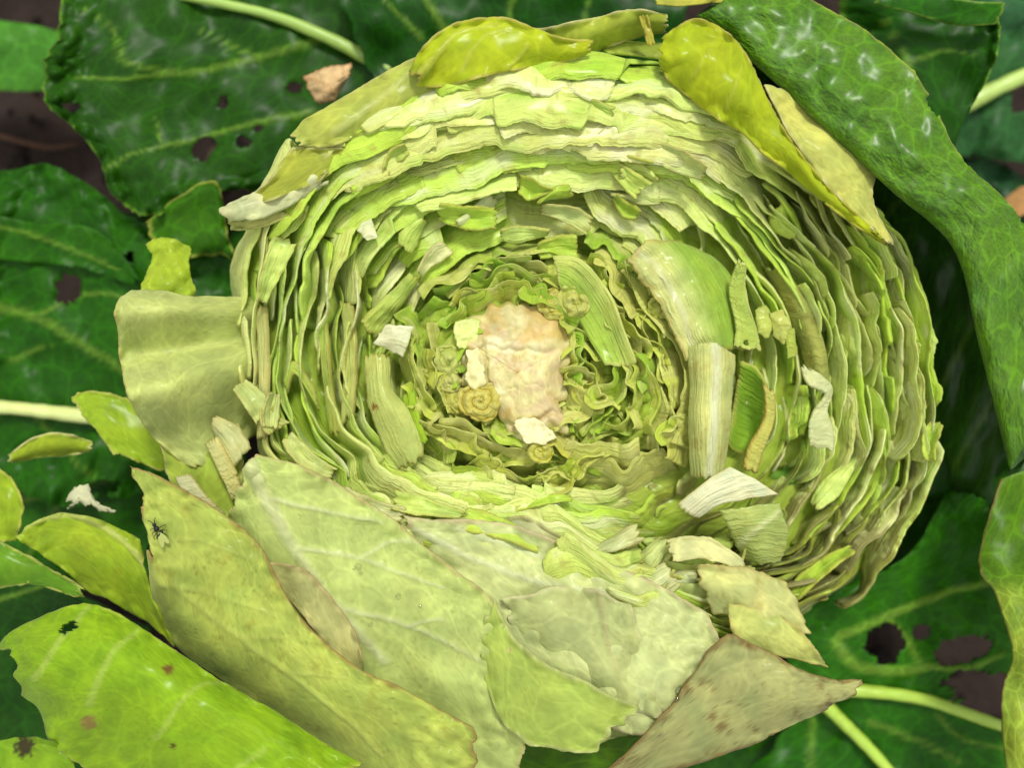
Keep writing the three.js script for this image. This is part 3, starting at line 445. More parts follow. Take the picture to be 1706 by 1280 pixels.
// over the far rim
wrap([[[676, 130, 14], [704, 76, 22], [760, 36, 28], [830, 25, 30], [890, 45, 28], [945, 64, 24], [994, 66, 18]], [[690, 134, 24], [736, 88, 34], [798, 70, 38], [860, 74, 37], [912, 82, 33], [955, 86, 28], [992, 74, 22]], [[684, 144, 2], [740, 148, 10], [800, 136, 14], [850, 122, 14], [900, 113, 14], [950, 102, 14], [990, 84, 12]]], { color: yel, rim: [rgb(206, 196, 110), 4], veins: [[6, 3, [700, 125], [760, 60], [830, 40]], [4, 2, [770, 120], [800, 70], [850, 45]], [4, 2, [850, 110], [880, 75]]], veinColor: rgb(206, 212, 110), veinMix: 0.5, label: 'yellow green leaf folded over the far rim' });
wrap([[[866, 46, -4], [930, 40, 0], [1000, 25, 2], [1060, 14, 0], [1124, 26, -6]], [[884, 76, -14], [940, 76, -10], [990, 58, -8], [1050, 42, -12], [1116, 36, -20]], [[900, 112, -60], [950, 106, -60], [1000, 86, -60], [1060, 66, -60], [1120, 52, -60]]], { color: rgb(186, 202, 84), rim: [rimW, 5] });
wrap([[[480, 230, -14], [505, 200, -6], [570, 160, 0], [630, 125, 0], [690, 95, 0], [722, 90, -6]], [[488, 240, 8], [540, 212, 20], [600, 186, 24], [660, 160, 20], [710, 140, 10], [746, 134, 0]], [[500, 244, 0], [550, 246, 4], [600, 230, 4], [650, 204, 4], [700, 176, 0], [744, 152, -6]]], { color: rgb(198, 210, 110), rim: [rgb(214, 214, 136), 6], veins: [[8, 3, [560, 220], [640, 160], [700, 110]]], veinColor: rgb(214, 222, 150), veinMix: 0.6 });
wrap([[[488, 240, -4], [530, 242, -2], [578, 246, -2]], [[440, 306, -12], [510, 282, -4], [574, 264, -4]], [[372, 356, -24], [440, 340, -16], [540, 302, -12]]], { color: rgb(186, 196, 86), rim: [rimW, 5], wrinkle: 7 });
wrap([[[362, 350, -22], [430, 316, -14], [520, 276, -10]], [[366, 358, -8], [440, 336, -4], [540, 298, -4]], [[380, 368, -18], [446, 362, -14], [560, 300, -14]]], { color: rgb(226, 230, 184), th: 8 });
wrap([[[376, 366, -30], [420, 366, -26], [470, 346, -22]], [[384, 384, -40], [430, 380, -30], [490, 360, -26]]], { color: rgb(200, 204, 130), th: 6 });
wrap([[[1090, 74, 10], [1120, 46, 26], [1160, 28, 32], [1215, 55, 32], [1240, 80, 32], [1262, 120, 30], [1290, 180, 28], [1320, 235, 26], [1380, 310, 18], [1430, 360, 9], [1492, 416, 0]], [[1092, 86, 18], [1116, 90, 32], [1158, 92, 36], [1196, 118, 36], [1222, 148, 36], [1248, 184, 34], [1274, 222, 32], [1315, 256, 32], [1370, 320, 22], [1425, 364, 10], [1493, 418, 0]], [[1094, 102, 4], [1114, 136, 8], [1146, 166, 8], [1180, 192, 8], [1212, 212, 8], [1240, 230, 8], [1270, 258, 8], [1304, 284, 8], [1365, 332, 4], [1420, 374, 0], [1494, 421, -4]]], { color: yel, rag: 0.012, rim: [rgb(196, 188, 92), 4], spots: [[1326, 240, 6]], veins: [[5, 2, [1150, 130], [1190, 70]], [5, 2, [1210, 180], [1235, 110]]], veinColor: rgb(204, 208, 96), veinMix: 0.4, label: 'yellow leaf folded inward with a long pointed tip' });
wrap([[[1265, 132, 22], [1290, 182, 22], [1320, 237, 20], [1375, 312, 12], [1430, 363, 3], [1490, 414, -4]], [[1300, 140, -14], [1344, 204, 0], [1384, 248, 4], [1420, 304, 4], [1450, 352, 2], [1492, 416, -4]], [[1350, 140, -70], [1420, 190, -50], [1470, 250, -32], [1456, 312, -16], [1460, 352, -9], [1495, 417, -5]]], { color: rgb(216, 220, 130), rag: 0.012, blotch: [rgb(160, 160, 70), 0.4], rim: [rimW, 4] });
wrap([[[1064, 24, 10], [1078, 22, 10]], [[1072, 52, 16], [1084, 46, 16]], [[1080, 82, 14], [1092, 76, 14]]], { color: rgb(190, 186, 84), rag: 0.06 });
wrap([[[1080, -20, 0], [1140, -24, 0], [1240, -30, -4]], [[1090, 8, 0], [1140, 10, 4], [1230, 2, 0]]], { color: rgb(200, 200, 96) });
wrap([[[1000, 60, -50], [1080, 70, -50], [1170, 80, -60], [1240, 120, -70]], [[1000, 90, -30], [1080, 96, -30], [1160, 120, -34], [1250, 190, -60]]], { color: rgb(178, 198, 92), th: 6 });
// left side
wrap([[[204, 488, -30], [240, 478, -44], [310, 488, -70], [450, 492, -160]], [[184, 524, 30], [240, 516, 26], [320, 516, -24], [450, 520, -150]], [[198, 600, -40], [260, 590, -50], [330, 576, -84], [450, 556, -160]], [[206, 656, 36], [272, 646, 44], [330, 628, -4], [440, 590, -130]], [[246, 722, -50], [296, 726, -62], [350, 712, -84], [430, 660, -150]], [[320, 790, -96], [350, 790, -98], [380, 784, -110], [430, 740, -160]]], { color: rgb(212, 224, 148), mottle: 0.08, rim: [rgb(206, 196, 120), 5], wrinkle: 7, sides: [1, 1, 1, 0], label: 'pale fan shaped leaf opening outward' });
wrap([[[238, 400, -160], [280, 388, -150], [330, 410, -150]], [[244, 440, -140], [284, 430, -130], [322, 446, -140]], [[222, 492, -120], [280, 494, -116], [336, 496, -120]]], { color: rgb(178, 204, 70), rag: 0.09, rf: 8, wrinkle: 10, wf: 0.025, sides: [1, 0, 1, 1] });
wrap([[[108, 660, -190], [150, 646, -180], [212, 656, -180], [260, 690, -190]], [[140, 702, -170], [184, 700, -160], [236, 730, -170], [290, 760, -180]], [[190, 764, -170], [230, 776, -170], [272, 790, -180], [310, 800, -190]]], { color: rgb(172, 204, 62), rag: 0.05, rim: [rgb(206, 206, 120), 5], wrinkle: 8 });
wrap([[[6, 764, -210], [60, 726, -190], [110, 720, -186], [164, 738, -190]], [[10, 770, -200], [60, 748, -184], [110, 744, -180], [160, 746, -186]], [[14, 772, -220], [70, 764, -210], [120, 760, -206], [156, 752, -210]]], { color: rgb(162, 186, 56), rag: 0.03, rim: [rimW, 3] });
wrap([[[-30, 760, -200], [20, 790, -190], [44, 846, -190]], [[-30, 830, -180], [10, 850, -170], [36, 880, -180]], [[-30, 920, -190], [0, 910, -190], [30, 904, -200]]], { color: rgb(166, 196, 54), rag: 0.03, rim: [rgb(206, 206, 110), 4] });
wrap([[[96, 854, -160], [120, 812, -150], [144, 800, -150], [150, 826, -150], [214, 832, -150]], [[100, 862, -160], [130, 848, -150], [156, 852, -150], [186, 858, -150], [220, 856, -150]]], { color: rgb(232, 232, 200), rag: 0.2, rf: 8, wrinkle: 8 });
wrap([[[18, 896, -120], [60, 862, -100], [110, 850, -94], [180, 868, -84], [244, 902, -74]], [[70, 930, -110], [120, 912, -90], [172, 922, -80], [226, 950, -76], [256, 990, -80]], [[150, 988, -130], [196, 1012, -110], [234, 1036, -110], [268, 1062, -110], [300, 1090, -120]]], { color: rgb(164, 192, 56), wrinkle: 7, veins: [[7, 5, [20, 898], [70, 864], [140, 862], [200, 896], [250, 950]]], veinColor: rgb(206, 216, 130), blotch: [rgb(140, 134, 50), 0.3] });
wrap([[[-30, 880, -90], [60, 930, -80], [152, 986, -70]], [[-30, 926, -80], [40, 950, -74], [140, 1000, -72]], [[-30, 984, -100], [26, 980, -90], [48, 962, -84]]], { color: rgb(110, 160, 44), rag: 0.03, rim: [rgb(190, 196, 110), 4] });
wrap([[[250, 690, -96], [330, 716, -84], [404, 690, -110]], [[270, 780, -96], [340, 796, -76], [412, 780, -84]], [[290, 870, -100], [360, 890, -86], [430, 890, -86]]], { color: rgb(190, 212, 96), rag: 0.04, rim: [rimW, 5] });
wrap([[[1150, 940, -26], [1230, 938, -16], [1316, 968, -26]], [[1160, 980, -26], [1250, 990, -12], [1340, 1020, -30]], [[1180, 1030, -40], [1270, 1040, -24], [1360, 1066, -40]]], { color: rgb(222, 226, 158), rag: 0.04, rf: 9, rim: [rgb(196, 170, 110), 5, 0.6], blotch: [rgb(176, 152, 84), 0.4] });
wrap([[[1200, 1000, -16], [1270, 1010, -6], [1340, 1050, -16]], [[1210, 1050, -14], [1290, 1060, -2], [1372, 1090, -18]], [[1240, 1090, -24], [1310, 1100, -14], [1390, 1118, -24]]], { color: rgb(214, 222, 140), rag: 0.05, rf: 8, rim: [rgb(196, 170, 110), 5, 0.6], blotch: [rgb(176, 152, 84), 0.35] });
wrap([[[1100, 900, -22], [1170, 890, -14], [1240, 930, -22]], [[1110, 940, -30], [1180, 936, -18], [1260, 966, -26]]], { color: rgb(230, 234, 180), rag: 0.08, rf: 8, rim: [rimW, 5, 0.6] });
// large pale leaves over the near rim
wrap([[[700, 920, -60], [820, 960, -60], [980, 960, -60], [1140, 960, -60], [1260, 980, -60]], [[760, 1060, -80], [860, 1080, -74], [1000, 1090, -74], [1140, 1090, -70], [1280, 1070, -70]], [[840, 1240, -130], [920, 1250, -120], [1030, 1240, -110], [1150, 1220, -100], [1270, 1180, -90]]], { color: rgb(198, 212, 140), mottle: 0.08, blotch: [rgb(160, 146, 80), 0.3] });
wrap([[[650, 850, -30], [760, 862, -26], [870, 866, -24], [980, 916, -24], [1090, 962, -26], [1200, 1030, -30]], [[690, 920, -30], [800, 950, -18], [900, 975, -14], [1000, 1004, -14], [1100, 1044, -16], [1210, 1090, -24]], [[770, 1040, -44], [860, 1080, -30], [940, 1110, -26], [1020, 1136, -26], [1100, 1154, -28], [1190, 1170, -36]], [[840, 1180, -90], [920, 1210, -80], [1000, 1220, -74], [1060, 1230, -70], [1130, 1236, -70], [1200, 1230, -76]]], { color: rgb(222, 232, 172), mottle: 0.08, wrinkle: 6, wf: 0.016, rim: [rgb(222, 206, 170), 8], veins: [[6, 4, [690, 880], [790, 930], [900, 970], [1020, 990]], [4, 3, [760, 880], [880, 920], [1000, 965]]], veinColor: rgb(232, 238, 204), veinMix: 0.6, label: 'pale leaf with soft ribs lying inside the near rim' });
wrap([[[820, 880, -26], [866, 858, -18], [920, 884, -18], [984, 922, -20]], [[840, 900, -30], [880, 898, -20], [930, 920, -20], [990, 944, -24]]], { color: rgb(226, 230, 184), rim: [rimW, 5] });
wrap([[[828, 992, -12], [880, 986, -6], [950, 968, -4], [1010, 985, -4], [1054, 1004, -8]], [[850, 1050, -24], [910, 1066, -14], [970, 1076, -12], [1030, 1086, -14], [1084, 1092, -22]], [[900, 1136, -50], [960, 1156, -46], [1010, 1176, -46], [1060, 1194, -46], [1116, 1206, -50]]], { color: rgb(204, 214, 154), mottle: 0.08, rim: [rgb(220, 216, 176), 7], blotch: [rgb(186, 170, 120), 0.2], veins: [[5, 3, [1000, 985], [1010, 1060], [1030, 1130]]], veinColor: rgb(206, 190, 150), veinMix: 0.4 });
wrap([[[402, 744, 10], [480, 766, 14], [560, 790, 12], [650, 845, 10], [730, 925, 8], [812, 975, 4], [850, 1050, -2]], [[396, 780, 18], [450, 828, 18], [540, 888, 14], [620, 950, 10], [710, 1010, 4], [790, 1070, -2], [866, 1130, -12]], [[382, 822, -6], [420, 900, -12], [500, 980, -16], [580, 1050, -22], [670, 1110, -32], [780, 1180, -44], [884, 1250, -64]], [[372, 862, -44], [402, 960, -54], [472, 1060, -64], [562, 1150, -74], [652, 1230, -84], [764, 1300, -94], [884, 1360, -114]]], { color: rgb(208, 224, 146), mottle: 0.08, rim: [rgb(206, 190, 140), 6], speck: 0.2, veins: [[13, 9, [408, 752], [440, 820], [490, 910], [560, 1010], [640, 1100]], [5, 2, [450, 830], [540, 850], [640, 870]], [5, 2, [490, 910], [600, 930], [740, 980]], [5, 2, [560, 1010], [680, 1040], [800, 1100]], [4, 2, [600, 930], [660, 900], [700, 905]], [4, 2, [680, 1040], [740, 1030]]], veinColor: rgb(236, 238, 206), veinMix: 0.45, veinRelief: 3, label: 'large pale leaf with a white rib and pointed corner' });
wrap([[[822, 986, 2], [850, 1046, 4], [900, 1096, 4], [990, 1140, 0], [1084, 1186, -12]], [[800, 1040, -6], [840, 1110, 2], [890, 1160, 2], [960, 1192, 0], [1034, 1220, -12]], [[800, 1120, -34], [830, 1200, -26], [870, 1240, -26], [930, 1256, -26], [994, 1256, -34]]], { color: rgb(186, 208, 112), mottle: 0.08, rim: [rgb(206, 212, 150), 7], wrinkle: 4 });
wrap([[[1176, 1084, -6], [1215, 1054, 6], [1270, 1074, 4], [1330, 1110, 0], [1390, 1128, 0], [1438, 1132, -2]], [[1130, 1150, -14], [1200, 1130, -2], [1260, 1140, 4], [1320, 1150, 4], [1380, 1154, 0], [1436, 1154, -6]], [[1050, 1240, -44], [1130, 1212, -28], [1210, 1200, -18], [1280, 1194, -12], [1340, 1182, -12], [1402, 1168, -14]], [[940, 1330, -110], [1050, 1310, -100], [1160, 1280, -90], [1240, 1250, -76], [1310, 1214, -54], [1384, 1178, -40]]], { color: rgb(188, 192, 134), rim: [rgb(150, 122, 78), 8], blotch: [rgb(128, 100, 62), 0.75], speck: 0.5, wrinkle: 7, label: 'withered greyish leaf with brown decay and a blunt tip' });
wrap([[[438, 934, 4], [500, 944, 10], [548, 986, 6], [590, 1050, 0], [608, 1112, -10]], [[444, 966, -4], [490, 1012, 0], [530, 1062, 0], [570, 1112, -4], [604, 1150, -12]]], { color: rgb(212, 212, 150), rim: [rgb(206, 186, 140), 6] });
wrap([[[196, 758, 10], [240, 774, 16], [330, 824, 24], [430, 890, 30], [462, 950, 30], [520, 1040, 30], [600, 1110, 26], [700, 1150, 20], [806, 1214, 8]], [[222, 830, 10], [290, 880, 22], [370, 940, 32], [420, 1010, 34], [490, 1090, 30], [580, 1160, 24], [680, 1222, 16], [806, 1290, 0]], [[242, 890, -6], [276, 980, -24], [324, 1044, -30], [384, 1096, -30], [454, 1146, -30], [544, 1206, -30], [644, 1286, -34], [700, 1330, -40], [760, 1360, -50]], [[250, 940, -70], [262, 1030, -110], [300, 1090, -120], [370, 1140, -120], [440, 1190, -120], [530, 1260, -120], [620, 1330, -120], [680, 1370, -120], [740, 1400, -120]]], { color: rgb(192, 208, 112), rim: [rgb(168, 140, 92), 6], blotch: [rgb(156, 146, 60), 0.4], speck: 0.45, veins: [[10, 7, [212, 775], [248, 900], [268, 1030]], [6, 4, [300, 980], [400, 1060], [560, 1180], [640, 1260]], [5, 2, [248, 900], [330, 900], [420, 930]], [5, 2, [262, 970], [360, 990], [470, 1030]], [4, 2, [400, 1060], [480, 1060]], [4, 2, [480, 1120], [580, 1130]]], veinColor: rgb(206, 216, 128), veinMix: 0.4, label: 'speckled pale leaf with a small insect on it' });
wrap([[[-10, 1084, -110], [22, 1044, -70], [130, 998, -30], [260, 1052, 6], [420, 1160, 8], [650, 1288, 0]], [[10, 1096, -60], [70, 1078, 0], [170, 1080, 46], [290, 1142, 66], [410, 1218, 66], [580, 1330, 56]], [[20, 1124, -60], [76, 1140, -4], [176, 1166, 36], [262, 1220, 50], [350, 1280, 50], [490, 1380, 40]], [[36, 1160, -130], [66, 1190, -120], [90, 1260, -110], [160, 1320, -100], [260, 1390, -100], [380, 1450, -100]]], { color: rgb(152, 194, 44), rim: [rgb(190, 206, 90), 4], wrinkle: 6, holes: [[116, 1046, 20, 9, -35]], spots: [[281, 1116, 10, rgb(130, 100, 56)], [150, 1202, 16, rgb(160, 140, 80)], [290, 1240, 6]], veins: [[7, 4, [60, 1130], [110, 1060], [150, 1010]], [8, 4, [150, 1170], [190, 1090], [230, 1050]], [5, 3, [260, 1230], [320, 1150], [380, 1140]], [5, 3, [400, 1280], [460, 1230]]], veinColor: rgb(186, 212, 110), veinMix: 0.65, veinRelief: 1, label: 'bright lime leaf rolled like a tube with a small hole' });
wrap([[[-20, 1236, -90], [50, 1226, -80], [110, 1240, -84]], [[-20, 1290, -80], [60, 1290, -70], [140, 1300, -80]]], { color: rgb(136, 178, 46), spots: [[44, 1243, 22, rgb(70, 66, 40)]] });

// ---------------------------------------------------------------- dark outer leaves
const dk = rgb(42, 92, 0), dk2 = rgb(36, 92, 22), vc = rgb(112, 156, 62);
const outer = (rows, o) => leaf(cab, 'outer_leaf', M.green, rows, { th: 5, wrinkle: 13, wf: 0.008, rag: 0.02, veinColor: vc, res: 7, mottle: 0.3, ...o });
const midrib = (l, pts, r0, r1, c = rgb(150, 184, 96)) => stalk(l, 'midrib', M.stem, pts, r0, r1, c, { flat: 1.2 });
let L1 = outer([[[70, -70, -330], [220, -60, -350], [400, -60, -370], [560, -60, -390], [760, -40, -400]], [[58, 90, -300], [200, 90, -340], [380, 80, -370], [540, 70, -390], [720, 60, -400]], [[60, 165, -310], [180, 180, -336], [340, 190, -356], [500, 190, -380], [680, 180, -400]], [[140, 240, -330], [220, 270, -344], [330, 280, -356], [460, 270, -380], [620, 260, -400]], [[180, 330, -350], [244, 374, -336], [320, 344, -336], [400, 330, -370], [540, 340, -400]]], { color: dk, ruffle: 34, rag: 0.045, rf: 10, sides: [0, 1, 1, 0], rim: [rgb(120, 170, 60), 5], holes: [[340, 250, 24, 17, -45], [404, 236, 14, 9], [432, 215, 8, 8], [374, 170, 9, 12], [492, 146, 14, 10], [120, 178, 18, 10]], veins: [[8, 4, [540, 62], [420, 100], [300, 122], [205, 102]], [5, 2, [205, 102], [190, 50], [130, 10]], [7, 3, [520, 188], [420, 206], [330, 232], [215, 258]], [5, 2, [300, 122], [200, 130], [130, 130]], [5, 2, [430, 98], [330, 50]], [4, 2, [215, 258], [170, 290]], [4, 2, [268, 235], [262, 190]]], label: 'dark green leaf with insect holes and a wavy edge' });
midrib(L1, [[660, 122, -372], [600, 90, -372], [540, 60, -368], [460, 28, -362], [380, 8, -356], [230, -20, -340]], 13, 7);
outer([[[240, 372, -330], [310, 316, -310], [360, 300, -290], [376, 356, -310]], [[250, 400, -340], [310, 372, -330], [350, 360, -320], [384, 400, -330]], [[300, 440, -350], [330, 430, -350], [370, 430, -350], [400, 440, -350]]], { color: rgb(63, 120, 1), rim: [rgb(190, 200, 100), 4], ruffle: 20 });
outer([[[540, -60, -310], [700, -60, -320], [900, -60, -320], [1160, -40, -320]], [[570, 40, -330], [720, 40, -330], [900, 30, -330], [1140, 30, -330]], [[620, 150, -360], [740, 140, -360], [900, 120, -360], [1120, 120, -360]]], { color: rgb(31, 85, 0), veins: [[9, 6, [760, 120], [740, 50], [700, -20]], [6, 3, [700, 60], [640, 0]], [7, 4, [860, 110], [850, 20], [870, -40]], [5, 3, [960, 90], [980, 0]]], sides: [0, 0, 1, 0] });
let L2 = outer([[[-50, 300, -440], [90, 262, -420], [220, 350, -400], [330, 400, -390], [440, 420, -400]], [[-50, 430, -440], [100, 430, -420], [210, 470, -410], [320, 510, -400], [440, 520, -410]], [[-50, 600, -450], [100, 610, -430], [220, 610, -420], [320, 620, -420], [440, 620, -420]], [[-50, 830, -460], [80, 860, -440], [200, 846, -430], [300, 850, -430], [420, 850, -430]]], { color: rgb(44, 104, 2), ruffle: 20, wrinkle: 16, holes: [[115, 482, 22, 26, 20], [220, 428, 14, 9], [142, 556, 6, 6], [172, 812, 32, 14, -8], [150, 414, 5, 5]], veins: [[9, 6, [-40, 500], [60, 530], [150, 580], [240, 640]], [5, 3, [60, 530], [150, 490], [230, 500]], [6, 4, [-40, 360], [80, 400], [180, 440]], [5, 3, [20, 600], [90, 570]], [5, 3, [60, 690], [120, 760], [160, 800]]], label: 'broad glossy leaf with round holes beside the fan shaped leaf' });
midrib(L2, [[-60, 676, -408], [20, 680, -404], [110, 690, -400], [200, 700, -400], [300, 700, -404]], 11, 14, rgb(214, 226, 160));
outer([[[-40, 350, -400], [60, 370, -390], [160, 380, -380], [240, 470, -380]], [[-40, 430, -420], [60, 440, -410], [140, 450, -400], [230, 480, -390]]], { color: rgb(50, 112, 2), wrinkle: 14, holes: [[116, 476, 24, 24], [222, 428, 14, 10]], ruffle: 16, veins: [[5, 3, [-30, 370], [80, 400], [200, 450]]] });
// big leaf on the right, rolled outward along its length
leaf(cab, 'outer_leaf', M.wet, [[[1120, 70, -130], [1230, 180, -190], [1330, 300, -260], [1420, 430, -320], [1530, 620, -340], [1580, 790, -350], [1600, 950, -370]], [[1200, 0, -80], [1316, 92, -90], [1424, 196, -100], [1524, 296, -110], [1622, 396, -140], [1668, 560, -180], [1706, 770, -230]], [[1160, 26, -20], [1270, 116, -8], [1384, 222, 0], [1488, 318, -4], [1590, 414, -16], [1632, 570, -50], [1684, 780, -90]], [[1206, 0, 6], [1326, 76, 26], [1436, 176, 34], [1534, 276, 28], [1634, 360, 14], [1690, 490, -16], [1736, 700, -60]], [[1250, -60, -30], [1400, 10, -4], [1526, 106, 0], [1600, 248, -4], [1684, 340, -14], [1746, 424, -36], [1810, 640, -80]]], { color: (u, v) => cmix(rgb(48, 100, 0), rgb(96, 150, 24), sm(0.4, 0.6, v)), rim: [rgb(170, 180, 80), 5], th: 5, wrinkle: 9, wf: 0.012, mottle: 0.3, veinColor: vc, rag: 0.02, sides: [0, 1, 0, 0], res: 6, holes: [[1562, 176, 26, 16, 40], [1612, 262, 22, 12, 60], [1530, 108, 14, 10, 30], [1706, 366, 24, 8, 52]], veins: [[5, 3, [1300, 130], [1380, 70], [1430, 70]], [5, 3, [1420, 240], [1460, 180], [1510, 150]], [7, 4, [1430, 420], [1500, 330], [1540, 270]], [6, 3, [1480, 500], [1520, 380]], [6, 3, [1570, 640], [1640, 500]], [5, 3, [1590, 780], [1680, 620]]], veinMix: 0.5, label: 'green leaf rolled outward along its edge with bitten notches' });
outer([[[1380, -60, -270], [1500, -40, -240], [1600, -10, -224], [1644, 10, -212], [1670, 42, -196]], [[1400, 60, -280], [1500, 80, -260], [1580, 90, -244], [1630, 100, -232], [1656, 116, -228]], [[1470, 200, -300], [1540, 220, -280], [1580, 230, -266], [1600, 200, -258], [1622, 170, -250]], [[1540, 340, -330], [1566, 340, -316], [1580, 322, -304], [1582, 270, -294], [1588, 214, -284]]], { color: rgb(40, 96, 1), ruffle: 20, rim: [rgb(120, 170, 70), 5], veins: [[6, 3, [1500, 200], [1510, 110], [1470, 30]], [5, 2, [1510, 110], [1570, 85], [1630, 90]]], label: 'dark green leaf with a crimped corner' });
outer([[[1440, -30, -180], [1540, -10, -176], [1620, 0, -172], [1680, 4, -170]], [[1450, 6, -190], [1520, 24, -186], [1590, 44, -180], [1664, 42, -174]]], { color: rgb(48, 111, 1), rim: [rgb(140, 180, 80), 4] });
outer([[[1580, 800, -310], [1700, 820, -300], [1800, 820, -300]], [[1500, 930, -330], [1640, 920, -330], [1800, 900, -330]], [[1330, 1010, -370], [1560, 1000, -360], [1800, 980, -360]], [[1300, 1090, -390], [1560, 1090, -380], [1800, 1080, -380]], [[1330, 1160, -400], [1480, 1170, -400], [1560, 1190, -400]]], { color: rgb(53, 120, 1), ruffle: 16, wrinkle: 14, holes: [[1474, 1074, 34, 32, 30], [1532, 1054, 15, 20, 30], [1604, 1082, 50, 24, -15], [1640, 1150, 70, 34, 10]], veins: [[11, 8, [1392, 1070], [1430, 1110], [1500, 1118], [1545, 1110]], [9, 6, [1400, 1060], [1480, 1025], [1580, 985], [1700, 960]], [7, 5, [1480, 1030], [1512, 1070], [1535, 1110]], [6, 4, [1545, 1110], [1610, 1112], [1670, 1090]]], veinColor: rgb(130, 176, 70), label: 'green leaf eaten into large oval holes' });
let L3 = outer([[[1330, 1150, -420], [1460, 1140, -410], [1600, 1180, -410], [1800, 1230, -410]], [[1300, 1210, -440], [1450, 1220, -430], [1600, 1240, -430], [1800, 1280, -430]], [[1200, 1320, -450], [1400, 1340, -450], [1600, 1360, -450], [1800, 1400, -450]]], { color: rgb(46, 111, 2), wrinkle: 14, veins: [[6, 4, [1450, 1200], [1520, 1230], [1600, 1270]], [5, 3, [1560, 1190], [1600, 1230], [1690, 1250]], [7, 5, [1352, 1180], [1350, 1300]]], label: 'deep green leaf with two pale forked ribs' });
midrib(L3, [[1350, 1150, -392], [1440, 1152, -388], [1540, 1166, -388], [1640, 1200, -388], [1780, 1250, -390]], 12, 9, rgb(170, 204, 90)); midrib(L3, [[1360, 1160, -402], [1400, 1200, -400], [1450, 1250, -400], [1520, 1330, -400]], 12, 9, rgb(170, 204, 90));
outer([[[1660, 800, -170], [1730, 780, -170], [1840, 780, -180]], [[1624, 940, -140], [1700, 940, -130], [1840, 940, -160]], [[1654, 990, -134], [1716, 1000, -120], [1840, 1000, -150]], [[1682, 1086, -130], [1730, 1090, -116], [1840, 1090, -150]], [[1664, 1156, -130], [1720, 1170, -116], [1840, 1180, -150]], [[1672, 1320, -134], [1730, 1320, -120], [1840, 1320, -150]]], { color: (u, v) => cmix(rgb(90, 136, 28), rgb(160, 190, 80), sm(0.2, 0.5, v)), rim: [rgb(150, 130, 90), 5], rag: 0.03, sides: [0, 0, 1, 0], label: 'upright pale green leaf edge with a dried brown corner' });
outer([[[560, 1090, -220], [700, 1100, -200], [850, 1160, -190], [1160, 1230, -190]], [[560, 1200, -220], [700, 1220, -210], [850, 1260, -210], [1180, 1290, -210]], [[560, 1340, -240], [700, 1340, -240], [850, 1350, -240], [1200, 1350, -240]]], { color: rgb(81, 126, 3) });
outer([[[-40, 940, -330], [60, 960, -330], [160, 1010, -330]], [[-40, 1080, -340], [60, 1080, -340], [160, 1090, -340]], [[-40, 1300, -350], [60, 1300, -350], [160, 1300, -350]]], { color: rgb(35, 81, 1), veins: [[5, 3, [-30, 1010], [120, 960]]] });
outer([[[1470, 560, -390], [1620, 640, -380], [1800, 700, -380]], [[1440, 840, -390], [1660, 840, -380], [1800, 860, -380]]], { color: rgb(46, 104, 1) });
// further leaves of the plant low over the ground
outer([[[-80, 560, -560], [60, 560, -540], [240, 640, -530]], [[-80, 760, -560], [80, 760, -540], [260, 800, -530]], [[-80, 1000, -570], [80, 1000, -550], [260, 1000, -540]]], { color: rgb(48, 108, 4), veins: [[8, 4, [240, 780], [100, 820], [-60, 850]], [5, 3, [120, 815], [60, 900], [40, 980]]] });
outer([[[-80, 960, -560], [80, 960, -540], [260, 1040, -530]], [[-80, 1160, -560], [80, 1160, -540], [260, 1200, -530]], [[-80, 1400, -570], [80, 1400, -550], [260, 1400, -540]]], { color: rgb(44, 98, 5), veins: [[8, 4, [200, 1060], [60, 1100], [-60, 1120]]] });
outer([[[900, 1180, -540], [1100, 1160, -540], [1320, 1160, -540]], [[900, 1280, -550], [1100, 1280, -550], [1320, 1280, -550]], [[900, 1420, -560], [1100, 1420, -560], [1320, 1420, -560]]], { color: rgb(44, 98, 5) });
outer([[[1180, 900, -520], [1400, 860, -520], [1620, 760, -520]], [[1260, 1010, -540], [1420, 1000, -540], [1640, 960, -540]]], { color: rgb(44, 100, 4) });
outer([[[160, 340, -500], [300, 360, -480], [460, 360, -470]], [[180, 560, -500], [300, 560, -480], [460, 560, -470]]], { color: rgb(46, 104, 4), veins: [[7, 4, [440, 450], [300, 440], [190, 420]]] });
// outer curve of the closed head and its stem
stalk(cab, 'stem', M.stem, [[930, 640, -930], [930, 640, -700], [925, 620, -500], [900, 600, -300]], 110, 170, rgb(170, 184, 120), { flat: 1 });

// ---------------------------------------------------------------- neighbouring plants and small things
const nb = thing('neighbour_cabbage', 'neighbouring cabbage with a thick pale midrib behind the rolled leaf', 'cabbage');
let LN = leaf(nb, 'leaf', M.green, [[[1540, 120, -600], [1640, 60, -590], [1760, 20, -590]], [[1560, 200, -600], [1660, 170, -590], [1800, 110, -590]], [[1560, 260, -620], [1660, 270, -610], [1800, 290, -610]]], { color: rgb(56, 108, 64), wrinkle: 14, ruffle: 20, holes: [[1700, 160, 18, 34, 10]], res: 8, mottle: 0.3 });
midrib(LN, [[1560, 205, -570], [1620, 168, -566], [1680, 138, -566], [1790, 90, -568]], 17, 13, rgb(176, 204, 120));
leaf(nb, 'leaf', M.green, [[[1580, 20, -660], [1680, -30, -650], [1800, -60, -650]], [[1600, 110, -670], [1700, 60, -660], [1800, 20, -660]]], { color: rgb(60, 112, 76), wrinkle: 16, ruffle: 20, res: 8 });
leaf(nb, 'leaf', M.green, [[[1560, 270, -680], [1640, 260, -670], [1720, 300, -670]], [[1580, 360, -690], [1650, 350, -680], [1740, 380, -680]], [[1600, 460, -700], [1680, 450, -700], [1760, 460, -700]]], { color: rgb(42, 90, 56), wrinkle: 18, ruffle: 20, res: 8, holes: [[1650, 330, 16, 22]] });
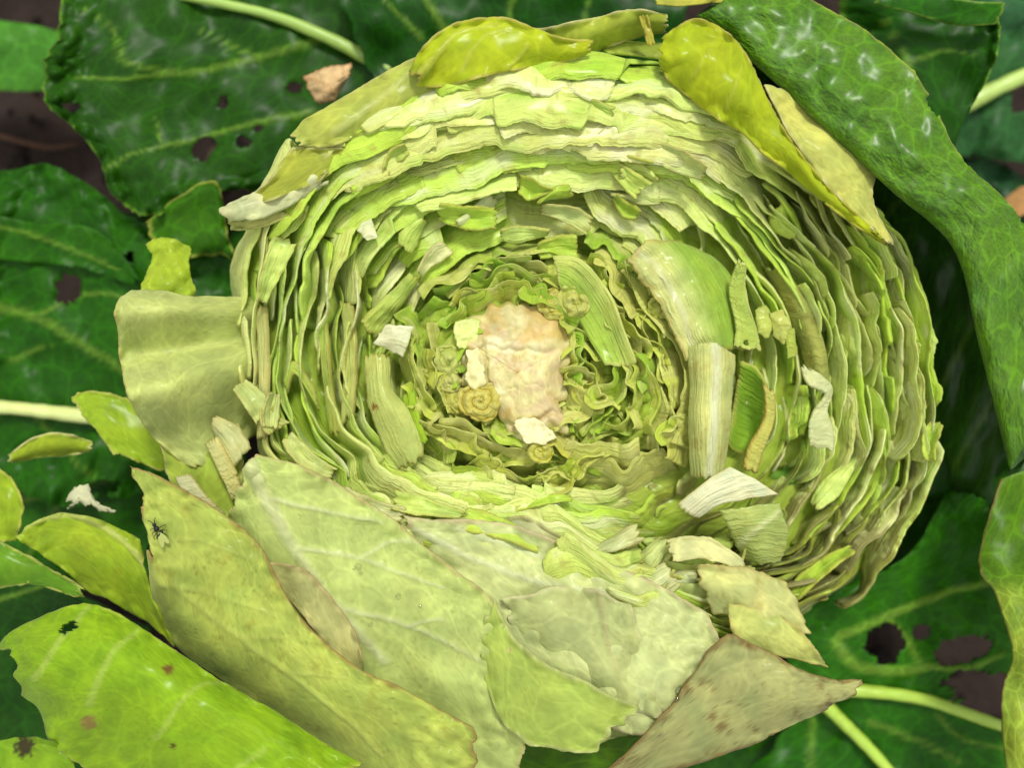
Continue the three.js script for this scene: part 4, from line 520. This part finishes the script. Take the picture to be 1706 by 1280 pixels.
const nb2 = thing('neighbour_cabbage', 'neighbouring cabbage leaf with a rounded edge above the bare soil', 'cabbage');
leaf(nb2, 'leaf', M.green, [[[-120, 30, -640], [20, 32, -630], [130, 60, -640]], [[-120, 90, -640], [30, 90, -620], [150, 100, -630]], [[-120, 146, -650], [20, 156, -640], [120, 150, -650]]], { color: rgb(82, 150, 58), wrinkle: 10, res: 8 });
leaf(nb2, 'leaf', M.green, [[[540, -120, -640], [640, -120, -640], [720, -120, -640]], [[560, -10, -650], [620, 0, -650], [700, -20, -650]]], { color: rgb(60, 120, 40), res: 8 });
const dryA = thing('dry_leaf', 'small curled tan dry leaf beside the dark holed leaf', 'dry leaf');
leaf(dryA, 'blade', M.dry, [[[500, 128, -280], [540, 108, -266], [592, 102, -280]], [[508, 150, -262], [548, 140, -250], [586, 124, -264]], [[530, 178, -290], [556, 172, -270], [566, 150, -280]]], { color: rgb(206, 174, 136), rag: 0.07, wrinkle: 8, wf: 0.03, rim: [rgb(140, 100, 66), 5], veins: [[4, 2, [512, 130], [545, 145], [560, 170]]], veinColor: rgb(170, 130, 90) });
const dryB = thing('dry_leaf', 'tan dry leaf lying on the soil under the neighbouring cabbage', 'dry leaf');
leaf(dryB, 'blade', M.dry, [[[1660, 340, -640], [1700, 310, -630], [1760, 290, -640]], [[1670, 380, -630], [1710, 360, -620], [1770, 350, -630]]], { color: rgb(176, 130, 88), rag: 0.06, wrinkle: 8, res: 8 });
const twig = thing('twig', 'thin dark twig lying on the bare soil', 'twig');
stalk(twig, 'twig_stick', M.dry, [[-40, 215, -850], [20, 232, -846], [80, 246, -850], [130, 240, -856]], 7, 4, rgb(96, 70, 56), { flat: 1 });

// small black insect on the speckled leaf
{
  const ins = thing('insect', 'tiny black winged insect sitting on the speckled pale leaf', 'insect');
  const [bx, , bz] = P(263, 884, 30), by = 30;
  const blob = (name, x, y, z, sx, sy, sz, c, rot = 0) => { const g = new THREE.SphereGeometry(1, 20, 14); g.scale(sx * S, sy * S, sz * S); g.rotateY(rot); const cc = []; for (let i = 0; i < g.attributes.position.count; i++) cc.push(...c); g.setAttribute('color', new THREE.Float32BufferAttribute(cc, 3)); g.translate((bx + x) * S, (by + y) * S, (bz + z) * S); return add(g, M.plain, name, ins); };
  const blk = rgb(26, 26, 28), a = 1.1;
  blob('head', -5, 1, -9, 3.2, 3, 3.2, blk); blob('thorax', -1, 2, -3, 4.5, 4, 5, blk); blob('abdomen', 4, 1, 7, 4, 3.6, 8.5, blk, -0.5);
  blob('wing', 7, 4, 15, 4.5, 0.5, 13, rgb(150, 160, 96), 0.25); blob('wing', 12, 4, 12, 4, 0.5, 12, rgb(150, 160, 96), 0.75);
  const q = (x, y, h) => { const k = EYE / (EYE - (by + h)); return [853 + (bx + x) * k, 640 + (bz + y) * k, by + h]; };
  for (const [n, p] of [['antenna', [[-6, -11, 2], [-11, -15, 3], [-16, -16, 1]]], ['antenna', [[-4, -12, 2], [-4, -18, 3], [-2, -22, 1]]], ['leg', [[-2, -4, 0], [-9, -3, 2], [-13, 1, -4]]], ['leg', [[0, 0, 0], [-7, 4, 2], [-10, 9, -4]]], ['leg', [[2, -4, 0], [9, -8, 2], [13, -9, -4]]], ['leg', [[3, 0, 0], [10, -1, 2], [15, 1, -4]]], ['leg', [[1, 3, 0], [-5, 10, 2], [-6, 16, -4]]], ['leg', [[5, 3, 0], [12, 5, 2], [16, 10, -4]]]]) stalk(ins, n, M.plain, p.map((v) => q(...v)), 0.7, 0.5, blk, { n: 8, flat: 1 });
}
// water drops
{
  const wm = new THREE.MeshPhysicalMaterial({ transmission: 1, thickness: 0.002, roughness: 0.02, ior: 1.33, color: 0xffffff });
  const DR = [[597, 944, 6], [601, 955, 4], [590, 948, 2.5], [664, 994, 5], [1131, 1150, 9], [1128, 1165, 4], [618, 1040, 4], [700, 1010, 3], [500, 860, 3.5]];
  const rc = new THREE.Raycaster(); scene.updateMatrixWorld(true); const targets = []; cab.traverse((m) => { if (m.isMesh && m.name.startsWith('wrapper_leaf')) targets.push(m); });
  for (const [x, y, r] of DR) {
    const p = P(x, y, 0); const eye = new THREE.Vector3(0, EYE * S, 0), dir = new THREE.Vector3(p[0] * S, 0, p[2] * S).sub(eye).normalize(); rc.set(eye, dir);
    const hit = rc.intersectObjects(targets, false)[0]; if (!hit) continue;
    const g = new THREE.SphereGeometry(1, 20, 14); g.scale(r * S, r * S * 0.6, r * S); const m = add(g, wm, 'water_drop', scene, x > 1000 ? 'clear water drop on the greyish withered leaf' : 'small clear water drop on the large pale leaf with a white rib');
    m.userData.category = 'water drop'; m.userData.group = x > 1000 ? 'drops on the greyish leaf' : 'drops on the large pale leaf'; m.position.copy(hit.point); m.position.y += r * S * 0.25;
  }
}
renderer.render(scene, camera);
